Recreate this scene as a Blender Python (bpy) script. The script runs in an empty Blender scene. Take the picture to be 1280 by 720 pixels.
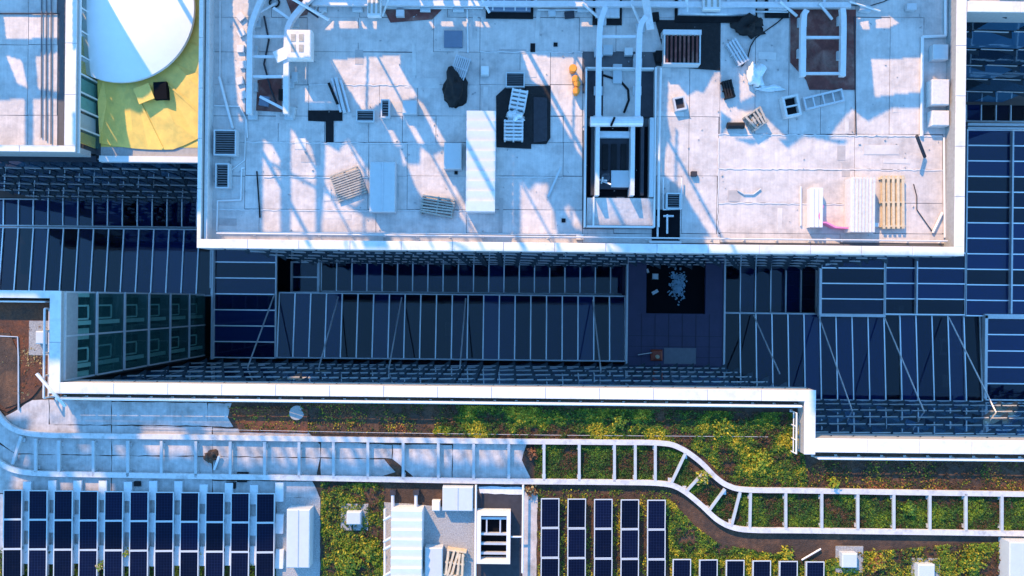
import bpy, bmesh, math, random
import numpy as np
from mathutils import Vector, noise as mnoise
random.seed(7); rng = np.random.default_rng(7)
sc = bpy.context.scene
C = sc.collection
# ------------------------------------------------------------------ camera, sky, sun, exposure
F = 865.0            # focal length in photo pixels (1280 wide)
CZ = 56.44           # camera height over the atrium glass
TH = math.radians(0.6)
cam_d = bpy.data.cameras.new('camera'); cam = bpy.data.objects.new('camera', cam_d); C.objects.link(cam)
cam.location = (0, 0, CZ); cam.rotation_euler = (0, 0, TH)
cam_d.sensor_width = 36; cam_d.lens = F/1280*36; cam_d.shift_y = 15/1280; cam_d.clip_end = 2000
sc.camera = cam
SUN_EL = math.radians(31)
HX, HY = 0.49, -0.87                       # the way shadows fall
hn = math.hypot(HX, HY); HX /= hn; HY /= hn
world = bpy.data.worlds.new('World'); sc.world = world; world.use_nodes = True
wn = world.node_tree
sky = wn.nodes.new('ShaderNodeTexSky'); sky.sky_type = 'NISHITA'; sky.sun_disc = False
sky.sun_elevation = SUN_EL; sky.sun_rotation = math.atan2(-HX, -HY)
sky.ozone_density = 10.0; sky.air_density = 1.3; sky.dust_density = 0.0
bgn = wn.nodes['Background']; hsv = wn.nodes.new('ShaderNodeHueSaturation'); hsv.inputs['Saturation'].default_value = 1.02; hsv.inputs['Hue'].default_value = 0.489; wn.links.new(sky.outputs[0], hsv.inputs['Color']); wn.links.new(hsv.outputs[0], bgn.inputs[0]); bgn.inputs[1].default_value = 0.15
sl = bpy.data.lights.new('sun', 'SUN'); so = bpy.data.objects.new('sun', sl); C.objects.link(so)
sl.energy = 2.1; sl.angle = math.radians(0.6); sl.color = (1.0, 0.61, 0.27)
so.rotation_euler = Vector((HX*math.cos(SUN_EL), HY*math.cos(SUN_EL), -math.sin(SUN_EL))).to_track_quat('-Z', 'Y').to_euler()
so.location = (-20, 40, 70)
vs = sc.view_settings; vs.view_transform = 'Standard'; vs.look = 'None'; vs.exposure = 1.9; vs.gamma = 1

# ------------------------------------------------------------------ pixels of the photograph to metres at a height
ct, st = math.cos(TH), math.sin(TH)
def W(px, py, z):
    k = (CZ-z)/F; u = (px-640)*k; v = -(py-375)*k
    return (u*ct-v*st, u*st+v*ct)
def R(x0, y0, x1, y1, z):
    k = (CZ-z)/F; cx, cy = W((x0+x1)/2, (y0+y1)/2, z)
    w = abs(x1-x0)*k/2; h = abs(y1-y0)*k/2
    return cx-w, cy-h, cx+w, cy+h
ZP, ZD = 18.0, 17.05                        # parapet top and roof deck
# ------------------------------------------------------------------ materials
MATS = {}
def mat(name, col, rough=0.6, metal=0.0, var=0.12, scale=3.0, bump=0.0, bscale=30.0, col2=None, c2scale=0.6, c2lo=0.45, c2hi=0.65, spec=0.5, streak=0):
    m = bpy.data.materials.new(name); m.use_nodes = True; nt = m.node_tree; N = nt.nodes; L = nt.links
    p = N['Principled BSDF']; p.inputs['Roughness'].default_value = rough; p.inputs['Metallic'].default_value = metal
    p.inputs['Specular IOR Level'].default_value = spec
    tc = N.new('ShaderNodeTexCoord')
    base = N.new('ShaderNodeRGB'); base.outputs[0].default_value = (*col, 1); out = base.outputs[0]
    if col2:
        n2 = N.new('ShaderNodeTexNoise'); n2.inputs['Scale'].default_value = c2scale; n2.inputs['Detail'].default_value = 6; n2.inputs['Roughness'].default_value = .65
        L.new(tc.outputs['Object'], n2.inputs['Vector'])
        mr = N.new('ShaderNodeMapRange'); mr.inputs[1].default_value = c2lo; mr.inputs[2].default_value = c2hi
        L.new(n2.outputs[0], mr.inputs[0])
        mx = N.new('ShaderNodeMix'); mx.data_type = 'RGBA'; mx.inputs[7].default_value = (*col2, 1)
        L.new(mr.outputs[0], mx.inputs[0]); L.new(out, mx.inputs[6]); out = mx.outputs[2]
    if var > 0:
        n1 = N.new('ShaderNodeTexNoise'); n1.inputs['Scale'].default_value = scale; n1.inputs['Detail'].default_value = 8; n1.inputs['Roughness'].default_value = .7
        L.new(tc.outputs['Object'], n1.inputs['Vector'])
        hs = N.new('ShaderNodeHueSaturation'); m2 = N.new('ShaderNodeMapRange')
        m2.inputs[1].default_value = .3; m2.inputs[2].default_value = .7; m2.inputs[3].default_value = 1-var; m2.inputs[4].default_value = 1+var
        oi = N.new('ShaderNodeObjectInfo'); ad = N.new('ShaderNodeMath'); ad.operation = 'MULTIPLY_ADD'; ad.inputs[1].default_value = var*.7; ad.inputs[2].default_value = -var*.35
        L.new(oi.outputs['Random'], ad.inputs[0]); a2 = N.new('ShaderNodeMath'); a2.operation = 'ADD'
        L.new(n1.outputs[0], m2.inputs[0]); L.new(m2.outputs[0], a2.inputs[0]); L.new(ad.outputs[0], a2.inputs[1])
        L.new(a2.outputs[0], hs.inputs['Value']); L.new(out, hs.inputs['Color']); out = hs.outputs[0]
    if streak > 0:
        mp = N.new('ShaderNodeMapping'); mp.inputs['Scale'].default_value = (9, .5, 1); L.new(tc.outputs['Object'], mp.inputs[0])
        n3 = N.new('ShaderNodeTexNoise'); n3.inputs['Scale'].default_value = 1.2; n3.inputs['Detail'].default_value = 4; L.new(mp.outputs[0], n3.inputs['Vector'])
        m3 = N.new('ShaderNodeMapRange'); m3.inputs[1].default_value = .3; m3.inputs[2].default_value = .7; m3.inputs[3].default_value = 1-streak; m3.inputs[4].default_value = 1+streak*.5
        L.new(n3.outputs[0], m3.inputs[0]); h3 = N.new('ShaderNodeHueSaturation'); L.new(m3.outputs[0], h3.inputs['Value']); L.new(out, h3.inputs['Color']); out = h3.outputs[0]
    L.new(out, p.inputs['Base Color'])
    if bump > 0:
        nb = N.new('ShaderNodeTexNoise'); nb.inputs['Scale'].default_value = bscale; nb.inputs['Detail'].default_value = 5
        L.new(tc.outputs['Object'], nb.inputs['Vector'])
        b = N.new('ShaderNodeBump'); b.inputs['Strength'].default_value = bump; b.inputs['Distance'].default_value = .05
        L.new(nb.outputs[0], b.inputs['Height']); L.new(b.outputs[0], p.inputs['Normal'])
    MATS[name] = m; return m
mat('membrane', (.59, .54, .515), .6, var=.13, scale=2.2, bump=.45, bscale=4, col2=(.34, .31, .30), c2scale=.8, c2lo=.46, c2hi=.82, streak=.07, spec=.3)
mat('patch', (.62, .58, .55), .6, var=.12, scale=3, col2=(.42, .39, .38), c2scale=1.5, spec=.3)
mat('darkpatch', (.40, .37, .36), .65, var=.15, scale=3, spec=.3)
mat('membranegrimeshade', (.47, .44, .43), .65, var=.18, scale=3, bump=.4, bscale=4, col2=(.25, .22, .20), c2scale=1.1, c2lo=.46, c2hi=.8, streak=.1, spec=.3)  # grime plus the lower roof's shade put into a darker colour
mat('seam', (.10, .10, .11), .8)
mat('barwhite', (.92, .92, .92), .45, .55, var=.04)
mat('track', (.54, .52, .52), .5, var=.12, scale=5, col2=(.30, .29, .28), c2scale=2.2, c2lo=.5, c2hi=.75)
mat('tie', (.40, .43, .45), .5, var=.12)
mat('parapet', (.68, .66, .65), .5, var=.08, scale=2, col2=(.50, .48, .46), c2scale=1.6, c2lo=.5, c2hi=.8)
mat('darksill', (.02, .035, .05), .5)
mat('white', (.64, .64, .64), .4, var=.05)
mat('whitedirty', (.60, .58, .57), .5, var=.12, scale=6, col2=(.45, .43, .42), c2scale=2.5, c2lo=.55, c2hi=.8)
mat('galv', (.55, .56, .58), .45, .3, var=.1)
mat('steel', (.62, .63, .65), .4, .2, var=.1, scale=5)
mat('palebox', (.47, .50, .52), .45, var=.05)
mat('louvre', (.16, .17, .19), .5, .3)
mat('darkblade', (.05, .055, .07), .5, .2)
mat('black', (.012, .012, .014), .6, spec=.1, var=.3)
mat('rubber', (.014, .014, .016), .7, spec=.25, var=.3, bump=.5, bscale=9)
mat('charcoal', (.045, .045, .055), .7, spec=.1, var=.2)
mat('concrete', (.33, .33, .33), .85, var=.15, scale=6)
mat('gravel', (.30, .30, .30), .9, var=.45, scale=14, bump=.9, bscale=22)
mat('wallcore', (.06, .065, .075), .7)
mat('soil', (.050, .032, .024), .95, var=.4, scale=5, bump=1, bscale=16, col2=(.12, .06, .032), c2scale=.5)
mat('redsoil', (.15, .05, .022), .95, var=.4, scale=7, bump=1, bscale=18, col2=(.07, .035, .025), c2scale=.8)
mat('yellow', (.82, .55, .12), .5, var=.10, scale=1.5, bump=.35, bscale=2.2, col2=(.62, .46, .11), c2scale=.8)
mat('domewhite', (.80, .81, .82), .4, var=.04, scale=1)
mat('teal', (.34, .66, .58), .6, var=.1)
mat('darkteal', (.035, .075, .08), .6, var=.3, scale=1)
mat('timber', (.58, .46, .31), .75, var=.2, scale=6)
mat('greytimber', (.36, .33, .29), .8, var=.25, scale=6)
mat('brown', (.13, .035, .03), .8, var=.4, scale=2, col2=(.22, .12, .10), c2scale=.7)
mat('orange', (.85, .30, .03), .5)
mat('red', (.35, .06, .03), .5, var=.3)
mat('pink', (.75, .20, .40), .5)
mat('terrace', (.06, .05, .11), .6, var=.12, scale=1)
mat('deepblack', (.006, .007, .010), 1.0, spec=.1)
mat('matgrey', (.20, .20, .23), .9, var=.1)
mat('paver', (.58, .60, .62), .7, var=.12, scale=6)
mat('interior', (.022, .025, .045), .7, var=.25, scale=.6)
mat('ground', (.10, .10, .10), .9)
mat('tarp', (.72, .76, .78), .45, var=.1, bump=.5, bscale=4)
mat('bluepanel', (.12, .16, .23), .35, var=.08)
mat('glint', (.22, .36, .46), .4, var=.4)
mat('furniture', (.55, .60, .65), .5)
def glassmat(name, base, alpha, rough=.03, ior=1.6):
    m = bpy.data.materials.new(name); m.use_nodes = True; nt = m.node_tree; N = nt.nodes; L = nt.links
    p = N['Principled BSDF']; p.inputs['Base Color'].default_value = (*base, 1); p.inputs['Roughness'].default_value = rough; p.inputs['IOR'].default_value = ior
    oi = N.new('ShaderNodeObjectInfo'); mr = N.new('ShaderNodeMapRange'); mr.inputs[3].default_value = max(0, alpha-.12); mr.inputs[4].default_value = min(1, alpha+.12)
    L.new(oi.outputs['Random'], mr.inputs[0])
    if name != 'clearglass':
        h = N.new('ShaderNodeHueSaturation'); h.inputs['Color'].default_value = (*base, 1); v = N.new('ShaderNodeMapRange'); v.inputs[3].default_value = .15; v.inputs[4].default_value = 2.0; L.new(oi.outputs['Random'], v.inputs[0]); L.new(v.outputs[0], h.inputs['Value']); L.new(h.outputs[0], p.inputs['Base Color'])
    if alpha < 1: L.new(mr.outputs[0], p.inputs['Alpha'])
    tc = N.new('ShaderNodeTexCoord'); nb = N.new('ShaderNodeTexNoise'); nb.inputs['Scale'].default_value = .7
    L.new(tc.outputs['Object'], nb.inputs['Vector'])
    b = N.new('ShaderNodeBump'); b.inputs['Strength'].default_value = .06; b.inputs['Distance'].default_value = .05
    L.new(nb.outputs[0], b.inputs['Height']); L.new(b.outputs[0], p.inputs['Normal'])
    MATS[name] = m
glassmat('roofglass', (.002, .010, .050), .84, ior=1.52)
glassmat('facadeglass', (.02, .07, .13), 1.0, ior=1.6)
glassmat('clearglass', (.03, .16, .15), .2, ior=1.45)
def cellmat():
    m = bpy.data.materials.new('cells'); m.use_nodes = True; nt = m.node_tree; N = nt.nodes; L = nt.links
    p = N['Principled BSDF']; p.inputs['Roughness'].default_value = .18; p.inputs['Specular IOR Level'].default_value = .12
    tc = N.new('ShaderNodeTexCoord'); sp = N.new('ShaderNodeSeparateXYZ'); L.new(tc.outputs['Object'], sp.inputs[0])
    res = []
    for ax, per, th in ((0, .157, .09), (1, .157, .07)):
        a = N.new('ShaderNodeMath'); a.operation = 'DIVIDE'; a.inputs[1].default_value = per; L.new(sp.outputs[ax], a.inputs[0])
        f = N.new('ShaderNodeMath'); f.operation = 'FRACT'; L.new(a.outputs[0], f.inputs[0])
        g = N.new('ShaderNodeMath'); g.operation = 'LESS_THAN'; g.inputs[1].default_value = th; L.new(f.outputs[0], g.inputs[0]); res.append(g)
    mx = N.new('ShaderNodeMath'); mx.operation = 'MAXIMUM'; L.new(res[0].outputs[0], mx.inputs[0]); L.new(res[1].outputs[0], mx.inputs[1])
    cr = N.new('ShaderNodeMix'); cr.data_type = 'RGBA'; cr.inputs[6].default_value = (.003, .005, .022, 1); cr.inputs[7].default_value = (.012, .02, .06, 1)
    L.new(mx.outputs[0], cr.inputs[0]); oi = N.new('ShaderNodeObjectInfo'); hv = N.new('ShaderNodeHueSaturation'); vm = N.new('ShaderNodeMapRange'); vm.inputs[3].default_value = .5; vm.inputs[4].default_value = 1.1; L.new(oi.outputs['Random'], vm.inputs[0]); L.new(vm.outputs[0], hv.inputs['Value']); L.new(cr.outputs[2], hv.inputs['Color'])
    dn = N.new('ShaderNodeTexNoise'); dn.inputs['Scale'].default_value = 2.5; dn.inputs['Detail'].default_value = 6; L.new(tc.outputs['Object'], dn.inputs['Vector']); dm_ = N.new('ShaderNodeMapRange'); dm_.inputs[1].default_value = .55; dm_.inputs[2].default_value = .9; dm_.inputs[4].default_value = .05; L.new(dn.outputs[0], dm_.inputs[0])
    du = N.new('ShaderNodeMix'); du.data_type = 'RGBA'; du.inputs[7].default_value = (.12, .11, .10, 1); L.new(dm_.outputs[0], du.inputs[0]); L.new(hv.outputs[0], du.inputs[6]); L.new(du.outputs[2], p.inputs['Base Color']); MATS['cells'] = m
cellmat()
def leafmat():
    m = bpy.data.materials.new('leaf'); m.use_nodes = True; nt = m.node_tree; N = nt.nodes; L = nt.links
    p = N['Principled BSDF']; p.inputs['Roughness'].default_value = .6; p.inputs['Specular IOR Level'].default_value = .2
    a = N.new('ShaderNodeAttribute'); a.attribute_name = 'leafcol'; L.new(a.outputs['Color'], p.inputs['Base Color'])
    MATS['leaf'] = m
leafmat()

# ------------------------------------------------------------------ mesh builder
class MB:
    def __init__(s): s.v = []; s.f = []
    def hexa(s, p8):
        b = len(s.v); s.v += [tuple(p) for p in p8]
        s.f += [(b, b+3, b+2, b+1), (b+4, b+5, b+6, b+7), (b, b+1, b+5, b+4), (b+1, b+2, b+6, b+5), (b+2, b+3, b+7, b+6), (b+3, b, b+4, b+7)]
        return s
    def box(s, x0, y0, z0, x1, y1, z1):
        return s.hexa([(x0, y0, z0), (x1, y0, z0), (x1, y1, z0), (x0, y1, z0), (x0, y0, z1), (x1, y0, z1), (x1, y1, z1), (x0, y1, z1)])
    def cbox(s, x0, y0, z0, x1, y1, z1, c=.03):       # chamfered top
        s.box(x0, y0, z0, x1, y1, z1-c)
        return s.hexa([(x0, y0, z1-c+.0005), (x1, y0, z1-c+.0005), (x1, y1, z1-c+.0005), (x0, y1, z1-c+.0005), (x0+c, y0+c, z1), (x1-c, y0+c, z1), (x1-c, y1-c, z1), (x0+c, y1-c, z1)])
    def obox(s, cx, cy, z0, z1, w, l, a):             # turned box, a in degrees in plan
        ca, sa = math.cos(math.radians(a)), math.sin(math.radians(a))
        q = [(cx+u*ca-v*sa, cy+u*sa+v*ca) for u, v in ((-w/2, -l/2), (w/2, -l/2), (w/2, l/2), (-w/2, l/2))]
        return s.hexa([(x, y, z0) for x, y in q]+[(x, y, z1) for x, y in q])
    def prism(s, pts, z0, z1):
        n = len(pts); b = len(s.v)
        ar = sum(pts[i][0]*pts[(i+1) % n][1]-pts[(i+1) % n][0]*pts[i][1] for i in range(n))
        if ar < 0: pts = pts[::-1]
        s.v += [(x, y, z0) for x, y in pts]+[(x, y, z1) for x, y in pts]
        s.f += [tuple(range(b+n-1, b-1, -1)), tuple(range(b+n, b+2*n))]
        s.f += [(b+i, b+(i+1) % n, b+n+(i+1) % n, b+n+i) for i in range(n)]
        return s
    def bar(s, p, q, w, h):                           # rectangular bar between two points, p and q on its axis
        p = Vector(p); q = Vector(q); d = (q-p).normalized()
        side = d.cross(Vector((0, 0, 1)));
        side = Vector((1, 0, 0)) if side.length < 1e-4 else side.normalized()
        up = side.cross(d).normalized(); a = side*w/2; b = up*h/2
        return s.hexa([p-a-b, p+a-b, q+a-b, q-a-b, p-a+b, p+a+b, q+a+b, q-a+b])
    def tube(s, p, q, r, n=8, r2=None):
        p = Vector(p); q = Vector(q); d = (q-p).normalized(); r2 = r if r2 is None else r2
        a = d.orthogonal().normalized(); b = d.cross(a); k = len(s.v)
        for c, rr in ((p, r), (q, r2)):
            s.v += [tuple(c+(a*math.cos(t)+b*math.sin(t))*rr) for t in (2*math.pi*i/n for i in range(n))]
        s.f += [(k+i, k+(i+1) % n, k+n+(i+1) % n, k+n+i) for i in range(n)]
        s.f += [tuple(range(k+n-1, k-1, -1)), tuple(range(k+n, k+2*n))]
        return s
    def path(s, pts, w, z0, z1):                      # flat band along a plan polyline
        n = len(pts); L = []; Rr = []
        for i in range(n):
            a = Vector(pts[max(0, i-1)]); b = Vector(pts[min(n-1, i+1)]); d = (b-a).normalized(); nn = Vector((-d.y, d.x))*w/2
            c = Vector(pts[i]); L.append(c+nn); Rr.append(c-nn)
        b = len(s.v)
        for i in range(n): s.v += [(*Rr[i], z0), (*L[i], z0), (*L[i], z1), (*Rr[i], z1)]
        for i in range(n-1):
            k = b+4*i
            for j in range(4): s.f.append((k+j, k+4+j, k+4+(j+1) % 4, k+(j+1) % 4))
        s.f += [(b, b+1, b+2, b+3), (b+4*n-1, b+4*n-2, b+4*n-3, b+4*n-4)]
        return s
    def tubepath(s, pts, r, n=6):
        for a, b in zip(pts[:-1], pts[1:]): s.tube(a, b, r, n)
        return s
    def blob(s, c, rx, ry, rz, seed=0, rough=.25, nu=14, nv=7, flat=True):   # crumpled heap resting on its base
        k = len(s.v)
        for j in range(nv):
            t = (j/(nv-1))*math.pi/2
            for i in range(nu):
                a = 2*math.pi*i/nu
                d = Vector((math.cos(a)*math.cos(t), math.sin(a)*math.cos(t), math.sin(t)))
                q = 1+rough*mnoise.noise(d*1.9+Vector((seed*3.7, seed, 0)))*1.6
                s.v.append((c[0]+d.x*rx*q, c[1]+d.y*ry*q, c[2]+max(0, d.z)*rz*q))
        for j in range(nv-1):
            for i in range(nu):
                s.f.append((k+j*nu+i, k+j*nu+(i+1) % nu, k+(j+1)*nu+(i+1) % nu, k+(j+1)*nu+i))
        s.f.append(tuple(range(k+nu-1, k-1, -1)))
        return s
    def mesh(s, name, m, org=(0, 0, 0)):
        me = bpy.data.meshes.new(name); o = Vector(org)
        me.from_pydata([tuple(Vector(p)-o) for p in s.v], [], s.f); me.materials.append(MATS[m]); me.update()
        return me
    def build(s, name, m, parent=None, smooth=False):
        if parent is not None:
            o = bpy.data.objects.new(name, s.mesh(name, m, origin(parent))); o.parent = parent
        else:
            xs = np.array(s.v); org = ((xs[:, 0].min()+xs[:, 0].max())/2, (xs[:, 1].min()+xs[:, 1].max())/2, xs[:, 2].min())
            o = bpy.data.objects.new(name, s.mesh(name, m, org)); o.location = org
        if smooth:
            for p in o.data.polygons: p.use_smooth = True
        C.objects.link(o); return o
def origin(o):
    v = Vector((0, 0, 0))
    while o is not None: v += o.location; o = o.parent
    return v
LABELS = {}
def tag(o, label, cat, group=None):
    o['label'] = label; o['category'] = cat
    if group: o['group'] = group
    if label in LABELS: print('DUP LABEL', label)
    LABELS[label] = o; return o
def thing(name, label, cat, loc=(0, 0, 0), group=None):
    o = bpy.data.objects.new(name, None); o.empty_display_size = .3; o.location = loc; C.objects.link(o); return tag(o, label, cat, group)
def piece(name, me, parent, loc):                    # a repeat that shares its mesh; loc in world
    o = bpy.data.objects.new(name, me); o.parent = parent; o.location = Vector(loc)-origin(parent); C.objects.link(o); return o
def at(px, py, z): return (*W(px, py, z), z)
def M(px, z=ZD): return px*(CZ-z)/F                  # pixel length to metres

# ================================================================== THE SETTING
g = MB().box(-300, -300, -6.5, 300, 300, -6.02).build('ground', 'ground'); g['kind'] = 'structure'
fl = MB().box(-60, -14, -5.98, 60, 30, -5.9).build('floor', 'interior'); fl['kind'] = 'structure'

# ------------------------------------------------------------------ curtain walls with saw-tooth panes
BAY = 1.28
def facade(root, xa, xb, y, face, ztop, zbot, nfl, bay=BAY, tooth=.035):
    """panes in storeys along x at plane y; face = +1 looks to +y, -1 looks to -y"""
    n = max(1, round((xb-xa)/bay)); bw = (xb-xa)/n; fh = (ztop-zbot)/nfl
    pm = MB(); d = tooth*face
    pm.hexa([(0, 0, .16), (bw*.98, d, .16), (bw*.98, d+.03*face, .16), (0, .03*face, .16), (0, 0, fh-.17), (bw*.98, d, fh-.17), (bw*.98, d+.03*face, fh-.17), (0, .03*face, fh-.17)] if face > 0 else
            [(0, -.03, .16), (bw*.98, d-.03, .16), (bw*.98, d, .16), (0, 0, .16), (0, -.03, fh-.17), (bw*.98, d-.03, fh-.17), (bw*.98, d, fh-.17), (0, 0, fh-.17)])
    pme = pm.mesh('pane', 'facadeglass')
    lm = MB(); e = .045*face
    q = [(bw*.02, .034*face), (bw*.88, d*.88+.034*face), (bw*.88, d*.88+.034*face+e), (bw*.02, .034*face+e)]
    lm.prism(q, fh-.10, fh-.02); lme = lm.mesh('ledge', 'white')
    sme = MB().prism([(.05, .035*face), (bw*.98, d+.035*face), (bw*.98, d+.42*face), (.45*bw, .07*face)], fh-.165, fh-.105).mesh('sill', 'darksill')
    for k in range(nfl):
        for i in range(n):
            loc = (xa+i*bw, y, zbot+k*fh)
            piece('pane', pme, root, loc); piece('ledge', lme, root, loc); piece('sill', sme, root, loc)
        MB().box(xa, min(y, y-.5*face), zbot+k*fh-.12, xb, max(y, y-.5*face)-.02, zbot+k*fh+.12).build('floor_slab', 'charcoal', root)

# ---------------------------------------------- lower building (planted roof)
lx0, ly0 = W(75, 478, ZP)                # north-west inner corner (left wing edge / long north edge)
lx1, ly1 = W(1020, 489, ZP)
_, ly2 = W(1020, 548, ZP); _, ly3 = W(30, 363, ZP)
LW = -46.0; LE = 46.0; LS = -30.0
low = thing('office_building', 'low building with planted roof, walkway track and solar panels, lower half of view', 'building', (0, LS, -6))
core = [(LW, LS), (LE, LS), (LE, ly2-.45), (lx1-.45, ly2-.45), (lx1-.45, ly0-.45), (lx0-.45-1.2, ly0-.45), (lx0-.45-1.2, ly3-.3), (LW, ly3-.3)]
MB().prism(core, -5.9, ZD-.25).build('wall', 'wallcore', low)
deck = [(LW, LS), (LE, LS), (LE, ly2-.5), (lx1-.5, ly2-.5), (lx1-.5, ly0-.5), (lx0-.5, ly0-.5), (lx0-.5, ly3-.5), (LW, ly3-.5)]
MB().prism(deck, ZD-.22, ZD).build('roof_deck', 'soil', low)
# parapet caps, butted
pw = .62
def cap(x0, y0, x1, y1, root, z0=ZD-.6, m='parapet'):
    MB().box(x0+.01, y0+.01, z0, x1-.01, y1-.01, ZP-.055).build('parapet', 'concrete', root)
    horiz = (x1-x0) > (y1-y0); L_ = max(x1-x0, y1-y0); n = max(1, round(L_/2.9))
    for i in range(n):
        a, b = L_*i/n, L_*(i+1)/n-(.022 if i < n-1 else 0); t = random.uniform(0, .006)
        q = (x0+a, y0, x0+b, y1) if horiz else (x0, y0+a, x1, y0+b)
        MB().cbox(q[0], q[1], ZP-.05, q[2], q[3], ZP+t, .015).build('coping', m, root)
cap(LW, ly3-.42, lx0-pw-.003, ly3, low)
cap(lx0-pw, ly0-pw, lx0, ly3, low)
cap(lx0+.003, ly0-pw, lx1, ly0, low)
cap(lx1-pw, ly2-.9, lx1, ly0-pw-.003, low)
cap(lx1+.003, ly2-pw*1.25, LE, ly2, low)
facade(low, lx0, lx1-.1, ly0-.40, 1, ZP-.6, -.6, 6)
facade(low, lx1, LE, ly2-.40, 1, ZP-.6, -.6, 6)
# glazed end wall facing right: storeys of two panes with rooms behind
fh = 3.0
for k in range(6):
    z0 = ZP-.3-(k+1)*fh; z1 = z0+fh; rd = .36 if k == 0 else .72; wm = 'teal' if k == 0 else 'darkteal'  # dimmer light of the lower storeys put into a darker wall colour
    MB().box(lx0-1.6, ly0+.05, z0-.12, lx0-.08, ly3-.05, z0+.12).build('floor_slab', 'darkteal', low)
    MB().box(lx0-rd-.14, ly0+.05, z0+.12, lx0-rd, ly3-.05, z1-.12).build('room_wall', wm, low)
    ym = (ly0+ly3)/2
    for (ya, yb) in ((ly0+.1, ym-.06), (ym+.06, ly3-.1)):
        MB().box(lx0-.05, ya, z0+.18, lx0-.02, yb, z1-.16).build('pane', 'clearglass', low)
        w = MB().box(lx0-rd+.002, ya+.3, z0+.2, lx0-rd+.08, yb-.25, z1-.6).build('inner_window', 'deepblack', low)
        f = MB()
        for t in (ya+.85, yb-.75): f.box(lx0-rd+.08, t-.05, z0+.4, lx0-rd+.14, t+.05, z1-1.0)
        for t in (z0+.4, z1-1.05): f.box(lx0-rd+.08, ya+.9, t-.05, lx0-rd+.14, yb-.8, t+.05)
        f.build('window_frame', 'teal', w)
        MB().box(lx0-.32, ya+.5, z0+.15, lx0-.22, ya+.75, z1-.15).build('fin', 'teal', low)
    for yy in (ly0+.06, ym, ly3-.06): MB().box(lx0-.075, yy-.05, z0+.13, lx0+.02, yy+.05, z1-.13).build('mullion', 'steel', low)
    MB().box(lx0-.06, ly0+.05, z1-.14, lx0+.05, ly3-.05, z1-.02).build('transom', 'steel', low)

# ---------------------------------------------- upper building (membrane roof with plant)
ux0, _ = W(247, 200, ZP); ux1, _ = W(1207, 160, ZP); _, uy0 = W(727, 315, ZP); UN = 34.0
up = thing('office_building', 'large building with pale membrane roof cluttered by plant, top middle of view', 'building', (0, uy0, -6))
MB().box(ux0+.4, uy0+.42, -5.9, ux1-.4, UN, ZD-.3).build('wall', 'wallcore', up)
MB().box(ux0+.3, uy0+.3, ZD-.28, ux1-.3, UN, ZD-.02).build('roof_deck', 'seam', up)
cap(ux0, uy0, ux1, uy0+.5, up, ZD-.5)
cap(ux0, uy0+.503, ux0+.22, UN, up, ZD-.5)
MB().cbox(ux0+.26, uy0+.503, ZD-.5, ux0+.46, UN, ZP-.25, .02).build('parapet', 'whitedirty', up)
cap(ux1-.55, uy0+.503, ux1, UN, up, ZD-.5)
facade(up, ux0+.1, ux1-.1, uy0+.38, -1, ZP-.5, -3.4, 6)
# membrane sheets of the upper roof
def sheets(root, rects, z, m='membrane', gap=.014):
    for (a, b, c, d) in rects:
        x0, y0, x1, y1 = R(a, b, c, d, z); t = random.uniform(.012, .026)
        s = MB(); nx = max(1, int((x1-x0)/1.2))
        # long edges wander a little
        top = [(x0+gap+(x1-x0-2*gap)*i/nx, y1-gap+random.uniform(-.012, .012)) for i in range(nx+1)]
        bot = [(x0+gap+(x1-x0-2*gap)*i/nx, y0+gap+random.uniform(-.012, .012)) for i in range(nx+1)]
        s.prism(bot+top[::-1], z-.018, z+t); s.build('membrane_sheet', m, root)
def row(y0, y1, xs): return [(a, y0, b, y1) for a, b in zip(xs[:-1], xs[1:])]
sh = []
sh += row(-80, 22, [262, 340, 450, 560, 660, 760, 860, 985, 1070, 1194])
sh += row(22, 65, [262, 310, 384, 448, 542, 600, 724, 770, 860, 900])
sh += row(65, 106, [262, 307, 385, 520, 600, 650, 688, 728])
sh += row(106, 145, [262, 307, 386, 474, 522, 600, 688, 728])
sh += row(145, 178, [262, 307, 348, 406, 461, 503, 545, 598, 704, 728])
sh += row(178, 220, [262, 288, 307, 461, 509, 583, 704, 728])
sh += row(220, 262, [262, 306, 460, 509, 583, 728])
sh += row(262, 292, [262, 324, 470, 583, 728])
sh += row(292, 304, [262, 480, 728, 815, 900, 1050, 1194])
sh += row(286, 292, [728, 767, 822])
sh += row(65, 146, [820, 862, 900]) + row(146, 220, [820, 861, 898]) + row(220, 292, [820, 852, 896])
sh += row(22, 168, [900, 944, 986, 1026, 1069, 1112, 1154, 1194])
sh += row(168, 212, [898, 1068, 1178]) + row(168, 292, [1178, 1194]) + row(212, 254, [898, 1068, 1178]) + row(254, 292, [898, 1092, 1178])
sheets(up, sh, ZD)

# crinkled tape over the long seams
for (x0, y0, x1, y1) in ((898, 168, 1178, 171), (898, 211, 1178, 213), (898, 254, 1090, 256), (898, 172, 897, 294), (307, 178, 545, 180), (262, 262, 470, 263.5), (470, 263, 583, 264), (600, 65, 728, 65.5), (386, 106, 520, 107), (330, 221, 460, 222), (583, 221, 704, 222.5)):
    n = int(math.hypot(x1-x0, y1-y0)/4); pts = [W(x0+(x1-x0)*i/n+random.uniform(-.5, .5), y0+(y1-y0)*i/n+random.uniform(-.7, .7), ZD) for i in range(n+1)]
    MB().path(pts, .06, ZD+.015, ZD+.05).build('seam_tape', 'whitedirty', up)
for i in range(58):
    px, py = random.uniform(266, 1176), random.uniform(24, 286); w_, h_ = random.choice(((10, 18), (22, 9), (34, 6), (6, 30), (14, 14), (44, 12), (5, 46)))
    a, b, c, d = R(px-w_/2, py-h_/2, px+w_/2, py+h_/2, ZD); s = MB().obox((a+c)/2, (b+d)/2, ZD+.01, ZD+.031+i*.0001, c-a, d-b, random.gauss(0, 1.5)); s.build('repair_patch', random.choice(['patch', 'patch', 'darkpatch', 'membrane']), up)
s = MB()
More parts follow.
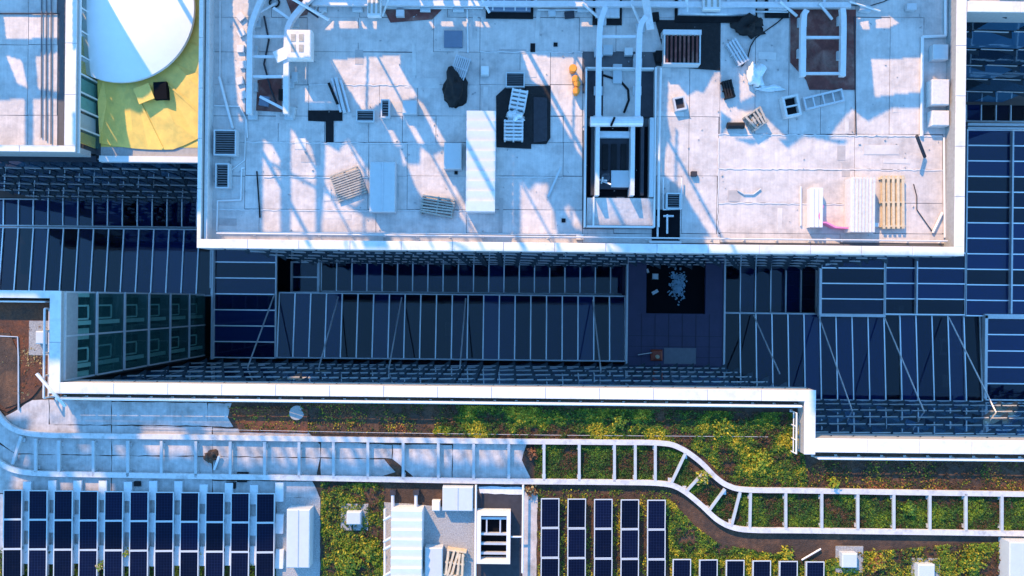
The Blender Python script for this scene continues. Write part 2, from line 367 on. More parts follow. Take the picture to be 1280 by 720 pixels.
for i in range(200):
    x, y = W(random.uniform(262, 1190), random.uniform(12, 300), ZD); s.obox(x, y, ZD+.0, ZD+random.uniform(.04, .09), random.uniform(.03, .12), random.uniform(.02, .05), random.uniform(0, 180))
o = s.build('roof_debris', 'concrete'); o['kind'] = 'stuff'; o['label'] = 'tiny scattered offcuts and grit on the upper roof'
# ---------------------------------------------- left building (corner tower) with yellow terrace
tx1, ty0 = W(94, 190, ZP)
tow = thing('office_building', 'building with small pale roof and white parapet, top left corner', 'building', (tx1-8, ty0, -6))
MB().box(-46, ty0+.4, -5.9, tx1-.35, UN, ZD-.3).build('wall', 'wallcore', tow)
MB().box(-46, ty0+.3, ZD-.28, tx1-.6, UN, ZD-.02).build('roof_deck', 'seam', tow)
sheets(tow, row(-80, 17, [-40, 36, 72])+row(17, 56, [-40, 36, 72])+row(56, 144, [-40, 35, 72])+row(144, 186, [-40, 35, 72]), ZD)
cap(-46, ty0, tx1, ty0+.35, tow, ZD-.5)
cap(tx1-.62, ty0+.353, tx1, UN, tow, ZP-.2)
cap(-46, ty0+.353, -45, UN, tow, ZD-.5)
ZT = 15.7
t2x1 = ux0-.02; _, t2y0 = W(180, 203, ZT)
facade(tow, -40, t2x1, t2y0+.3, -1, ZT-.3, -3.4, 6)
MB().box(tx1-.35, t2y0+.42, -5.9, t2x1, UN, ZT-.2).build('terrace_wall', 'wallcore', tow)
MB().box(-46, ty0-.05, ZT-.3, tx1-.3, t2y0+.38, ZT-.1).build('ledge', 'charcoal', tow)
# windowed side of the tower above the terrace
zz0, zz1 = ZT+.05, ZP-.34
ys = [W(110, yy, 16.5)[1] for yy in (-40, -8, 20, 48, 78, 100, 122, 143, 166, 184)]
for a, b in zip(ys[1:], ys[:-1]):
    MB().box(tx1-.02, a+.04, zz0, tx1+.02, b-.04, zz1-.15).build('pane', 'clearglass', tow)
    MB().box(tx1-.3, a+.1, zz0-.02, tx1-.25, b-.1, zz1).build('blind', random.choice(['palebox', 'white', 'yellow', 'teal', 'matgrey']), tow)
    MB().box(tx1-.05, b-.04, zz0, tx1+.06, b+.04, zz1).build('mullion', 'white', tow)
MB().box(tx1-.04, ty0, zz1+.003, tx1+.07, UN, zz1+.12).build('transom', 'white', tow)
# terrace edge
MB().box(tx1+.02, t2y0, ZT-.25, t2x1-.01, t2y0+.35, ZT+.12).build('parapet', 'white', tow)
MB().box(tx1+.02, t2y0+.353, ZT-.19, t2x1-.01, t2y0+1.1, ZT-.05).build('gutter', 'concrete', tow)
# yellow membrane: facets climbing to the foot of the white dome
dcx, dcy = W(150, 10, ZT+.9); dr = M(93, ZT+.9)
terr = thing('terrace_roof', 'yellow creased roof membrane around the white dome, top left', 'roof', (dcx, dcy, ZT))
def ringpt(a, t):
    ro = M(178, ZT); r = dr*.94*(1-t)+ro*t
    x = dcx+math.cos(a)*r; y = dcy+math.sin(a)*r
    x = min(max(x, tx1+.06), t2x1-.04); y = max(y, t2y0+.75+.35*((x-(tx1+t2x1)/2)/((t2x1-tx1)/2))**2)
    y = min(y, UN-.5); return x, y
na = 44; s = MB()
for i in range(na+1):
    a = -math.pi*1.02+(math.pi*1.25)*i/na
    for j, t in enumerate((0, .32, .66, 1)):
        x, y = ringpt(a, t); z = ZT+.42*(1-t)+.03+(.07*((i % 4)-1.5)/1.5 if j in (1, 2) else 0)
        s.v.append((x, y, z))
for i in range(na):
    for j in range(3):
        k = i*4+j; q = (k, k+1, k+5, k+4)
        s.f += [(q[0], q[1], q[2]), (q[0], q[2], q[3])] if (i+j) % 2 else [(q[0], q[1], q[3]), (q[1], q[2], q[3])]
s.build('membrane', 'yellow', terr)
MB().box(tx1+.03, t2y0+.9, ZT-.19, t2x1-.03, UN-.6, ZT-.03).build('base', 'yellow', terr)
for a0 in (-2.25, -1.9, -1.45, -1.05, -.6):      # creases welded over
    p = ringpt(a0, .12); q = ringpt(a0+.14, .95)
    MB().bar((*p, ZT+.39), (*q, ZT+.055), .12, .05).build('seam_strip', 'yellow', terr)
dm = MB(); nr = 8; nseg = 64
for j in range(nr+1):
    t = j/nr
    for i in range(nseg):
        a = 2*math.pi*i/nseg; dm.v.append((dcx+math.cos(a)*dr*(1-t), dcy+math.sin(a)*dr*(1-t), ZT+.95+.55*(1-(1-t)**2)))
for j in range(nr):
    for i in range(nseg): dm.f.append((j*nseg+i, j*nseg+(i+1) % nseg, (j+1)*nseg+(i+1) % nseg, (j+1)*nseg+i))
k = len(dm.v)
for z, r in ((ZT+.95, dr), (ZT+.75, dr)):
    dm.v += [(dcx+math.cos(2*math.pi*i/nseg)*r, dcy+math.sin(2*math.pi*i/nseg)*r, z) for i in range(nseg)]
dm.f += [(k+nseg+i, k+nseg+(i+1) % nseg, k+(i+1) % nseg, k+i) for i in range(nseg)]
dome = thing('roof_dome', 'shallow round white dome above the yellow roof', 'dome', (dcx, dcy, ZT))
dm.build('shell', 'domewhite', dome, True)
MB().tube((dcx, dcy, ZT-.02), (dcx, dcy, ZT+.8), dr*.93, 48).build('drum', 'yellow', dome)
hx, hy = W(200, 113, ZT+.62)
hat = thing('roof_hatch', 'open square hatch in yellow roof with black opening', 'hatch', (hx, hy, ZT+.1))
MB().obox(hx, hy, ZT+.1, ZT+.62, .75, 1.0, 4).build('opening', 'deepblack', hat)
l_ = MB(); l_.obox(*W(180, 117, ZT+.66), ZT+.64, ZT+.68, .95, .95, 22); l_.build('lid', 'yellow', hat)

# ---------------------------------------------- building at the top right edge
rx0 = ux1+.05; _, ry0 = W(1245, 15, ZP)
rb = thing('office_building', 'glass building with white roof edge in the top right corner', 'building', (rx0+10, ry0, -6))
MB().box(rx0+.1, ry0+.45, -5.9, 46, UN, ZD-.2).build('wall', 'wallcore', rb)
MB().box(rx0+.1, ry0+.65, ZD-.18, 46, UN, ZD).build('roof_deck', 'membrane', rb)
cap(rx0, ry0, 46, ry0+.6, rb, ZD-.5)
facade(rb, rx0+.3, 40, ry0+.42, -1, ZP-.6, -.4, 6, bay=2.56, tooth=.06)

# ================================================================== ATRIUM GLASS ROOFS
def glazing(label, x0, y0, x1, y1, z, nx, ny, vertical=True, barw=.088, zslope=0, frame=True, name='glass_roof', edge=.11):
    """a lean-to glass roof: panes and bars, each its own part; vertical = bars run up the picture"""
    a, b, c, d = R(x0, y0, x1, y1, z); root = thing(name, label, 'glass roof', ((a+c)/2, (b+d)/2, z-.15))
    def zz(y): return z-zslope*(y-b)/(d-b)
    n = nx if vertical else ny
    for i in range(n):
        if vertical:
            p, q = a+(c-a)*i/n, a+(c-a)*(i+1)/n; s = MB(); t = random.uniform(-.07, .07)
            s.hexa([(p+.02, b, z-.03), (q-.02, b, z-.03+t), (q-.02, d, zz(d)-.03+t), (p+.02, d, zz(d)-.03), (p+.02, b, z), (q-.02, b, z+t), (q-.02, d, zz(d)+t), (p+.02, d, zz(d))])
        else:
            p, q = b+(d-b)*i/n, b+(d-b)*(i+1)/n; t = random.uniform(-.012, .012)
            s = MB().hexa([(a, p+.02, z-.03), (c, p+.02, z-.03+t), (c, q-.02, z-.03+t), (a, q-.02, z-.03), (a, p+.02, z), (c, p+.02, z+t), (c, q-.02, z+t), (a, q-.02, z)])
        s.build('pane', 'roofglass', root)
    for i in range(0 if frame else 1, n+1 if frame else n):
        if vertical:
            p = a+(c-a)*i/n; MB().bar((p, b, z+.02), (p, d, zz(d)+.02), barw, .16).build('glazing_bar', 'barwhite', root)
        else:
            p = b+(d-b)*i/n; MB().bar((a, p, z+.02), (c, p, z+.02), barw, .16).build('glazing_bar', 'barwhite', root)
    if frame:
        if vertical:
            for yy in (b, d): MB().box(a-.05, yy-edge/2, zz(yy)-.12, c+.05, yy+edge/2, zz(yy)+.104).build('edge_beam', 'galv', root)
        else:
            for xx in (a, c): MB().box(xx-edge/2, b-.05, z-.12, xx+edge/2, d+.05, z+.104).build('edge_beam', 'steel', root)
    return root
GR = {}
GR[1] = glazing('lower strip of dark glass roof between top left building and ribbed glass', -32, 250, 265, 283, -3.2, 16, 1)
GR[2] = glazing('dark glass roof with slanted white ribs above the left wing parapet', -19.5, 285, 265, 368, 0, 15, 1, zslope=.45)
GR[3] = glazing('long dark glass roof with evenly spaced ribs in the middle of the courtyard', 347, 368, 782, 449, 0, 22, 1, zslope=.45)
GR[4] = glazing('lower strip of dark glass roof below the top building facade, courtyard middle', 402, 330, 782, 366, -3.2, 20, 1)
GR[5] = glazing('short glass roof with bars running across, at the courtyard glass end wall', 268, 308, 345, 447, 0.0, 1, 7, vertical=False)
GR[6] = glazing('short lower glass strip right of the dark courtyard terrace', 906, 331, 1020, 391, -3.2, 6, 1)
GR[7] = glazing('wide glass roof with ribs and long stay rods, right of the terrace', 906, 393, 1228, 500, 0, 16, 1, zslope=.45)
GR[8] = glazing('pale-framed glass roof with cross bars below the top building corner', 1026, 316, 1105, 393, .0, 1, 4, vertical=False)
GR[9] = glazing('glass roof bay with cross bars, second from the right edge', 1106, 316, 1206, 393, .0, 1, 4, vertical=False)
GR[10] = glazing('tall column of cross-barred glass at the right edge beside the top building', 1207.5, 163, 1300, 395, .0, 1, 12, vertical=False)
GR[11] = glazing('cross-barred glass in the right edge above the lower facade', 1232, 398, 1310, 500, .0, 1, 5, vertical=False)
GR[12] = glazing('small sunken glass strip at right edge below top right building', 1207.5, 92, 1300, 152, -1.5, 5, 1)
# heavier gutters and beams of the glass roofs
def beam(root, x0, y0, x1, y1, z, m='steel', name='gutter', h=.25):
    a, b, c, d = R(x0, y0, x1, y1, z); MB().box(a, b, z-.12, c, d, z+h).build(name, m, root)
beam(GR[8], 1022.5, 318, 1025.5, 392, .02); beam(GR[8], 1022.5, 392.5, 1105, 396, .03)
beam(GR[7], 1228.5, 394, 1232, 498, .04); beam(GR[10], 1229, 392.8, 1300, 398, .04)
beam(GR[10], 1262, 165, 1264, 392, .06, name='cross_bar'); beam(GR[9], 1143.5, 318, 1145.2, 392, .06, name='cross_bar')
beam(GR[5], 265.5, 306, 268, 449, .05); beam(GR[2], 264, 285, 265.5, 360, .06)
beam(GR[10], 1207.5, 155, 1300, 158, .3, name='edge_beam'); beam(GR[10], 1207.5, 160, 1300, 162.4, .2, name='edge_beam')
# dark window box left of the sunken strip
a, b, c, d = R(348, 320, 363, 366, -3.0); MB().box(a, b, -3.3, c, d, -3.02).build('dark_opening', 'deepblack', GR[4])
a, b, c, d = R(364, 327, 400, 366, -3.0); wf = MB()
wf.box(a, b, -3.2, c, b+.12, -2.8).box(a, d-.12, -3.2, c, d, -2.8).box(a, b+.12, -3.2, a+.12, d-.12, -2.8).box(c-.2, b+.12, -3.2, c, d-.12, -2.8).box(a+.12, (b+d)/2-.06, -3.2, c-.2, (b+d)/2+.06, -2.85)
wf.build('window_frame', 'steel', GR[4]); MB().box(a+.12, b+.12, -3.2, c-.2, d-.12, -3.1).build('pane', 'roofglass', GR[4])
# stay rods from the valley up to the facade
for i, (xb, yb, side, lab) in enumerate([(343, 368, 0, 'stay rod crossing the cross-barred glass, leftmost of the courtyard rods'), (423, 371, 0, 'second courtyard stay rod from the left'), (502, 372, 0, 'third courtyard stay rod from the left'),
        (582, 373, 0, 'fourth courtyard stay rod from the left, nearly upright'), (741, 375, 0, 'stay rod just left of the dark terrace'), (942, 394, 0, 'stay rod just right of the dark terrace, ending at the low parapet'),
        (1024, 397, 1, 'long stay rod beside the lower building corner, leftmost over the right courtyard'), (1105, 396, 1, 'middle of the three long stay rods over the right courtyard'), (1186, 397, 1, 'long stay rod nearest the right edge')]):
    p = Vector(at(xb, yb, .1)); y1 = (ly0 if side == 0 else ly2)-.36
    s = MB().tube(p, (p.x, y1, 5.7), .055, 8)
    tag(s.build('stay_rod', 'steel'), lab, 'rod', 'stay rods of the atrium')
# things seen through the glass
def seen(name, label, cat, boxes, m='furniture'):
    b = boxes[0]; x, y = W((b[0]+b[2])/2, (b[1]+b[3])/2, -5)
    r = thing(name, label, cat, (x, y, -5.9)); s = MB()
    for (x0, y0, x1, y1) in boxes:
        a, bb, c, d = R(x0, y0, x1, y1, -5.0); s.box(a, bb, -5.9, c, d, -5.0)
    s.build('body', m, r)
seen('work_table', 'pale open-framed table seen through glass near the right edge', 'table', [(1175, 424, 1178, 444), (1178, 424, 1202, 428), (1178, 441, 1202, 444), (1199, 428, 1202, 441)])
seen('work_table', 'pale U shaped counter seen through glass below the open-framed table', 'table', [(1178, 470, 1184, 484), (1184, 470, 1200, 473), (1184, 481, 1200, 484), (1196, 473, 1200, 481)])
seen('display_case', 'pale block under glass in the middle of the courtyard roof', 'case', [(556, 403, 570, 420)])
seen('desk', 'pale desk under the pale-framed glass roof', 'desk', [(1056, 377, 1076, 388)])
seen('bench', 'slim pale bench under glass beside the pale desk', 'bench', [(1124, 382, 1130, 390)])

# ---------------------------------------------- dark terrace in the courtyard
a, b, c, d = R(785, 328, 904, 458, .2)
te = thing('courtyard_terrace', 'flat dark blue terrace roof between the glass roofs', 'terrace', ((a+c)/2, (b+d)/2, -3))
oa, ob, oc, od = R(808, 326, 882, 392, .2)
MB().box(a, b, -3, c, ob, .2).build('slab', 'terrace', te); MB().box(a, ob+.002, -3, oa, d, .2).build('slab', 'terrace', te); MB().box(oc, ob+.002, -3, c, d, .2).build('slab', 'terrace', te)
MB().box(oa+.002, ob+.002, -3.1, oc-.002, d, -.1).build('sunken_floor', 'deepblack', te)
for xx, r0 in ((a-.16, 0), (c+.02, 0)): MB().box(xx, b, -.3, xx+.14, d, .3).build('edge_flashing', 'steel', te)
for k in range(1, 5):
    yy = ob+(d-ob)*0+b+(ob-b)*k/5; MB().box(a+.05, yy-.012, .2, c-.05, yy+.012, .212).build('joint_strip', 'charcoal', te)
for k in range(1, 7):
    xx = a+(c-a)*k/7; MB().box(xx-.012, b+.05, .213, xx+.012, ob-.02, .222).build('joint_strip', 'charcoal', te)
s = MB()
for i in range(240):
    px = 847+random.gauss(0, 4.5); py = 356+random.gauss(0, 8.5); x, y = W(px, py, -.05); s.obox(x, y, -.1, -.04+random.random()*.06, random.uniform(.05, .28), random.uniform(.04, .14), random.uniform(0, 180))
tag(s.build('reflection_fleck', 'glint'), 'pale flecks standing in for a broken reflection on the sunken black square of the terrace', 'reflection')  # broken reflection put in as pale coloured flecks
def smallbox(name, label, cat, x0, y0, x1, y1, z0, h, m, ang=None, lid=None, c=.02):
    a, b, cc, d = R(x0, y0, x1, y1, z0+h)
    if ang is None: s = MB().cbox(a, b, z0, cc, d, z0+h, min(c, h*.3))
    else: s = MB().obox((a+cc)/2, (b+d)/2, z0, z0+h, cc-a, d-b, ang)
    return tag(s.build(name, m), label, cat)
smallbox('floor_mat', 'grey rectangular mat on the dark terrace beside the red machine', 'mat', 830, 435, 870, 455, .2, .03, 'matgrey')
smallbox('equipment_box', 'small white square box on the sunken black square', 'box', 816, 342, 823, 349, -.1, .3, 'white')
smallbox('block', 'tiny white block at the upper left of the sunken black square', 'block', 808.5, 336, 811, 341, -.1, .2, 'white', 20)
smallbox('block', 'tiny tilted white block below the small square box', 'block', 815, 363, 823, 367, -.1, .2, 'white', 30)
mx_, my_ = W(821, 444, .5)
rm = thing('floor_machine', 'small red machine with handle on the dark terrace', 'machine', (mx_, my_, .2))
MB().cbox(mx_-.45, my_-.45, .2, mx_+.45, my_+.45, .65, .12).build('body', 'red', rm); MB().tube((mx_, my_-.1, .65), (mx_, my_-.1, .85), .16, 10).build('cap', 'timber', rm)
MB().tube((mx_-.4, my_+.2, .55), (mx_-1.6, my_+.05, .95), .04, 6).build('handle', 'galv', rm)

# ================================================================== TRACKS
def arc_pts(pts, n=7):                                # smooth a px polyline (Catmull-Rom)
    P = [Vector(p) for p in pts]; P = [P[0]*2-P[1]]+P+[P[-1]*2-P[-2]]; out = []
    for i in range(1, len(P)-2):
        for k in range(n):
            t = k/n; a, b, c, d = P[i-1:i+3]
            out.append(.5*((2*b)+(c-a)*t+(2*a-5*b+4*c-d)*t*t+(3*b-a-3*c+d)*t**3))
    out.append(P[-2]); return out
tr = thing('walkway_track', 'white twin-rail track with cross ties curving across the planted roof', 'track', (*W(640, 575, ZD), ZD))
ZR0, ZR1 = ZD+.15, ZD+.31
upr = arc_pts([(-40, 470), (-8, 512), (12, 534), (45, 543), (120, 545), (240, 546.5), (400, 549), (600, 551.5), (760, 553), (825, 554), (850, 560), (875, 577), (895, 597), (912, 608), (935, 612.5), (1000, 613.5), (1150, 616), (1320, 618.5)])
lor = arc_pts([(-40, 552), (-8, 574), (15, 587), (48, 592), (120, 593.5), (240, 595.5), (400, 598), (600, 601.5), (760, 603), (825, 604.5), (850, 611), (875, 630), (897, 650), (918, 660), (945, 663), (1000, 663.5), (1150, 665.5), (1320, 668)])
for L_ in (upr, lor): MB().path([W(p.x, p.y, ZR1) for p in L_], .29, ZR0, ZR1).build('rail', 'track', tr)
ties = [((27, 545), (16, 580)), ((45, 548), (45, 590))]+[((x, 550+.006*x), (x, 594+.0105*x)) for x in (74, 117, 160, 202, 245, 288, 331, 374, 417, 460, 504, 548, 592, 636, 680, 724, 768, 794, 819)]
ties += [((857, 566), (838, 606)), ((878, 592), (856, 616)), ((906, 611), (884, 641)), ((925, 615), (914, 658)), ((938, 616), (937, 662))]+[((x, 616+.004*(x-938)), (x, 662+.006*(x-938))) for x in (982, 1027, 1072, 1117, 1162, 1207, 1252, 1297)]
for i, (p, q) in enumerate(ties):
    p = at(*p, ZR0+.1); q = at(*q, ZR0+.1)
    MB().bar(p, q, .15, .12).build('cross_tie', 'tie', tr)
    for e, o in ((p, -.25), (q, .25)):
        MB().box(e[0]-.11, e[1]+o-.11, ZD-.02, e[0]+.11, e[1]+o+.11, ZR0-.003).build('foot', 'galv', tr)
def track(label, rails, ties, z0, z1, w=.30, pads=True, mrail='steel'):
    p0 = rails[0][0]; r = thing('gantry_track', label, 'track', (*W(*p0, ZD), ZD))
    for L_ in rails:
        P = arc_pts(L_, 5) if len(L_) > 2 else [Vector(p) for p in L_]
        MB().path([W(p.x, p.y, z1) for p in P], w, z0, z1).build('rail', mrail, r)
        if pads:
            acc = 25
            for u, v in zip(P[:-1], P[1:]):
                acc += (v-u).length
                if acc > 34:
                    acc = 0; a, b, c, d = R(v.x-4, v.y-6, v.x+7, v.y+5, z0)
                    MB().box(a, b, ZD+.03, c, d, ZD+.25).build('foot_pad', 'palebox', r); MB().tube(((a+c)/2, (b+d)/2, ZD+.25), ((a+c)/2, (b+d)/2, z0), .09, 8).build('post', 'galv', r)
    for p, q in ties: MB().bar(at(*p, z0+.05), at(*q, z0+.05), .14, .12).build('cross_tie', 'steel', r)
    return r
track('curved twin-rail gantry track at the left of the upper roof', [[(338, -25), (322, 8), (313, 35), (312, 60), (311, 142)], [(398, -15), (375, 10), (362, 28), (358, 50), (357, 142)]],
      [((313, 46), (357, 46)), ((312, 71), (357, 71)), ((312, 96), (357, 96)), ((325, 121), (356, 137)), ((342, 10), (364, 25))], ZD+.6, ZD+.85)
track('long straight gantry rail along the top of the upper roof', [[(390, 3), (1064, 6)], [(400, -14), (1064, -12)]], [((x, 3), (x, -12)) for x in range(430, 1060, 60)], ZD+.32, ZD+.5, pads=False)
track('pair of gantry rails running down to the lift cage', [[(757, 8), (751, 28), (749, 60), (748, 146)], [(808, 20), (801, 32), (799, 60), (797, 146)]], [((750, 46), (800, 46))], ZD+.95, ZD+1.2)
track('pair of gantry rails standing over the rust-brown sheet', [[(1009, 12), (1005, 25), (1004, 95)], [(1054, 10), (1055, 30), (1054, 95)]], [((1005, 47), (1054, 47)), ((1005, 92), (1054, 92))], ZD+.6, ZD+.85)

# ================================================================== ROOF FURNITURE, UPPER ROOF
Z0 = ZD+.038
def grille_unit(label, x0, y0, x1, y1, h=.45, n=9, horiz=True, name='condenser_unit', frame='palebox', dark=None, z=Z0):
    a, b, c, d = R(x0, y0, x1, y1, z+h); r = thing(name, label, 'condenser' if name == 'condenser_unit' else 'vent', ((a+c)/2, (b+d)/2, z)); t = .07
    s = MB(); s.box(a, b, z, c, b+t, z+h).box(a, d-t, z, c, d, z+h).box(a, b+t, z, a+t, d-t, z+h).box(c-t, b+t, z, c, d-t, z+h); s.build('casing', frame, r)
    MB().box(a+t, b+t, z, c-t, d-t, z+h-.14).build('core', 'black', r)
    for i in range(n):
        s = MB()
        if horiz:
            y = b+t+(d-b-2*t)*(i+.5)/n; w = (d-b-2*t)/n*.45; s.hexa([(a+t, y-w/2, z+h-.13), (c-t, y-w/2, z+h-.13), (c-t, y+w/2, z+h-.10), (a+t, y+w/2, z+h-.10), (a+t, y-w/2, z+h-.10), (c-t, y-w/2, z+h-.10), (c-t, y+w/2, z+h-.03), (a+t, y+w/2, z+h-.03)])
        else:
            x = a+t+(c-a-2*t)*(i+.5)/n; w = (c-a-2*t)/n*.45; s.box(x-w/2, b+t, z+h-.13, x+w/2, d-t, z+h-.03)
        s.build('slat', dark or 'louvre', r)
    return r
grille_unit('larger louvred unit inside the left parapet of the upper roof', 267, 162, 295, 194, .5, 10)
grille_unit('smaller louvred unit just below the larger one at the left parapet', 269, 204, 286, 235, .5, 9)
grille_unit('small flat grille left of the upright slim grille, middle left of upper roof', 445, 137, 468, 152, .3, 4)
grille_unit('slim upright grille beside the pale square box', 476, 124, 487, 147, .4, 6)
grille_unit('square grey grille above the black sheet with pallets', 632, 90, 656, 109, .25, 7, dark='louvre')
grille_unit('dark square grille right of the small lift landing', 833, 241, 851, 261, .5, 6)
def pbox(label, x0, y0, x1, y1, h, ribs=0, along='y', m='palebox', name='duct_housing', cat='housing', z=Z0, seam=0):
    a, b, c, d = R(x0, y0, x1, y1, z+h); r = thing(name, label, cat, ((a+c)/2, (b+d)/2, z))
    MB().cbox(a, b, z, c, d, z+h, .04).build('casing', m, r)
    for i in range(ribs):
        s = MB()
        if along == 'y': y = b+(d-b)*(i+.5)/ribs; w = (d-b)/ribs*.5; s.hexa([(a-.01, y-w, z+h-.02), (c+.01, y-w, z+h-.02), (c+.01, y+w-.01, z+h-.02), (a-.01, y+w-.01, z+h-.02), (a-.01, y-w, z+h+.01), (c+.01, y-w, z+h+.01), (c+.01, y+w-.01, z+h+.13), (a-.01, y+w-.01, z+h+.13)])
        else: x = a+(c-a)*(i+.5)/ribs; w = (c-a)/ribs*.30; s.box(x-w, b-.01, z+h-.02, x+w, d+.01, z+h+.06)
        s.build('cover_panel', m, r)
    if seam: MB().box((a+c)/2-.02, b+.02, z+h-.01, (a+c)/2+.02, d-.02, z+h+.03).build('standing_seam', 'galv', r)
    return r
pbox('long white ribbed duct housing in the middle of the upper roof', 583, 139, 619, 264, 1.1, ribs=10, m='white')
pbox('pale grey twin-lid box left of the white ribbed housing', 462, 202, 494, 265, .7, seam=1)
pbox('pale square box beside the slim upright grille', 503, 125, 521, 142, .4)
pbox('pale upright box touching the left of the white ribbed housing', 555, 178, 577, 211, .6)
pbox('small white cube above the white ribbed housing', 601, 82, 611, 93, .4, m='white')
pbox('pale square box, topmost of three along the right parapet', 1167, 55, 1186, 74, .45)
pbox('tallest of three pale boxes along the right parapet, the middle one', 1165, 99, 1187, 131, .6, m='whitedirty')
pbox('pale square box, lowest of three along the right parapet', 1165, 138, 1187, 157, .5, m='whitedirty')
pbox('wide stack of pale corrugated sheets left of the timber pallet', 1064, 222, 1094, 290, .8, ribs=7, along='x', m='whitedirty', name='sheet_stack', cat='sheets')
pbox('slim white wrapped pack with pink strap near the right bottom of the upper roof', 1013, 235, 1029, 284, .5, ribs=3, along='x', m='white', name='wrapped_pack', cat='pack')
tag(MB().path([W(*p, ZD+.56) for p in ((1026, 252), (1029, 258), (1024, 270), (1027, 278), (1033, 278), (1045, 284), (1063, 285))], .09, Z0, ZD+.56).build('strap', 'pink'), 'pink strap trailing from the slim white pack', 'strap')
smallbox('roof_hatch', 'flat dark blue square hatch near the top rail', 'hatch', 555, 38, 578, 59, Z0, .12, 'bluepanel')
for lab, q in (('small black drain plate, taller of two near the top middle', (663, 54, 669, 65)), ('small black drain plate, smaller of two near the top middle', (692, 53, 697, 58)), ('small black drain plate near the lower parapet left of the lift cage', (702, 273, 707, 278)), ('tiny black drain beside the pale upright box', (568, 214, 572, 218))):
    smallbox('drain_plate', lab, 'drain', *q, Z0, .04, 'black')
def sheet(name, label, cat, poly, m, h=.03, z=Z0):
    return tag(MB().prism([W(x, y, z+h) for x, y in poly], z, z+h).build(name, m), label, cat)
sheet('roof_mat', 'black T shaped rubber sheet left of the small flat grille', 'mat', [(385, 138), (428, 138), (428, 151), (417, 151), (417, 178), (407, 178), (407, 152), (385, 151)], 'black', .02)
sheet('roof_mat', 'big black sheet under the pallets right of the white housing', 'mat', [(620, 120), (633, 108), (688, 107), (688, 172), (683, 180), (664, 180), (664, 186), (621, 184)], 'rubber')
sheet('roof_mat', 'dark grey panel lying on the right of the big black sheet', 'mat', [(667, 121), (684, 122), (684, 176), (667, 178)], 'charcoal', .05, Z0+.03)
sheet('roof_mat', 'black gravel sheet beside the brown louvred unit', 'mat', [(819, 25), (900, 25), (900, 88), (820, 82), (816, 66), (830, 66)], 'rubber')
sheet('roof_mat', 'rust brown sheet under the gantry rails at the right', 'mat', [(988, 12), (1070, 12), (1070, 112), (1012, 112), (1008, 100), (988, 78)], 'brown')
sheet('roof_mat', 'dark stained sheet under the top left gantry curve', 'mat', [(322, 100), (352, 96), (352, 140), (320, 138)], 'brown')
sheet('roof_mat', 'brown stained strip below the white units on the top rail', 'mat', [(480, 12), (552, 12), (540, 24), (488, 28)], 'brown')
def pallet(label, cx, cy, w, l, ang, n=7, m='greytimber', z=Z0, name='pallet', lev=1, cat='pallet', jit=0):
    x, y = W(cx, cy, z+.15); r = thing(name, label, cat, (x, y, z)); w = M(w); l = M(l); ca, sa = math.cos(math.radians(ang)), math.sin(math.radians(ang))
    for k in range(lev):
        zb = z+k*.17
        for u in (-.45, 0, .45): MB().obox(x+u*l*-sa, y+u*l*ca, zb, zb+.10, w, .09, ang).build('bearer', m, r)
        for i in range(n):
            u = (i+.5)/n-.5; MB().obox(x+u*w*ca, y+u*w*sa, zb+.10, zb+.14, w/n*.55, l*(1-abs(random.gauss(0, jit*.02))), ang+random.gauss(0, jit)).build('slat', m, r)
    return r
pallet('greenish grey slatted rack tilted left of the twin-lid box', 435, 230, 36, 38, -70, 12, 'greytimber', jit=.6)
pallet('slatted pallet near the lower parapet left of the white housing', 547, 258, 24, 42, 82, 7, 'greytimber', lev=2, jit=1.5)
pallet('grey slatted pallet against the black plastic heap', 575, 86, 20, 30, -18, 8, 'galv', lev=2)
pallet('pale slatted pallet, upper one on the big black sheet', 648, 126, 26, 20, 80, 5, 'paver', z=Z0+.03, lev=3)
pallet('pale slatted pallet, lower one on the big black sheet', 642, 164, 26, 24, 90, 6, 'paver', z=Z0+.03, lev=3)
pallet('tall timber pallet of long slats beside the corrugated stack', 1115, 253, 30, 66, 1, 5, 'timber', lev=2)
pallet('small wooden pile right of the black tube', 944, 150, 22, 22, 35, 5, 'greytimber', lev=3, jit=9)
def heap(name, label, cat, cx, cy, rx, ry, rz, m, seed=1, rough=.35, z=Z0):
    x, y = W(cx, cy, z); return tag(MB().blob((x, y, z), M(rx), M(ry), rz, seed, rough, 22, 9).build(name, m, None, True), label, cat)
heap('plastic_heap', 'black plastic sheeting heaped over the grey pallet', 'heap', 568, 112, 15, 25, .7, 'rubber', 3)
heap('plastic_sheet', 'crumpled white plastic sheet at the right of the upper roof', 'sheet', 944, 95, 9, 17, .6, 'tarp', 5, .5)
heap('plastic_sheet', 'tail of white plastic sheet leading to the open crate', 'sheet', 962, 111, 16, 4, .25, 'tarp', 8, .5)
heap('tarpaulin', 'pale green-grey tarpaulin between the two pale pallets', 'tarpaulin', 645, 146, 11, 8, .5, 'tarp', 11, .4, Z0+.03)
heap('rubber_heap', 'black tangle of rubber under the top rail at right', 'heap', 936, 35, 18, 12, .6, 'rubber', 13, .5)
for i, (cx, cy, r, lab) in enumerate(((716, 87, 5, 'topmost orange bucket left of the lift cage'), (719, 100, 4.6, 'second orange bucket from the top left of the lift cage'), (721, 106, 4.2, 'third orange bucket from the top left of the lift cage'), (720, 115, 4.4, 'lowest orange bucket left of the lift cage'))):
    x, y = W(cx, cy, ZD+.3); r = M(r); q = thing('bucket', lab, 'bucket', (x, y, Z0), 'orange buckets by the lift cage')
    MB().tube((x, y, Z0), (x, y, Z0+.5), r*.78, 14, r).build('body', 'orange', q); MB().tube((x, y, Z0+.5), (x, y, Z0+.54), r*.9, 14, r*.8).build('lid', 'orange', q)
def tubeobj(name, label, cat, p, q, r, m, n=8): return tag(MB().tube(p, q, r, n).build(name, m), label, cat)
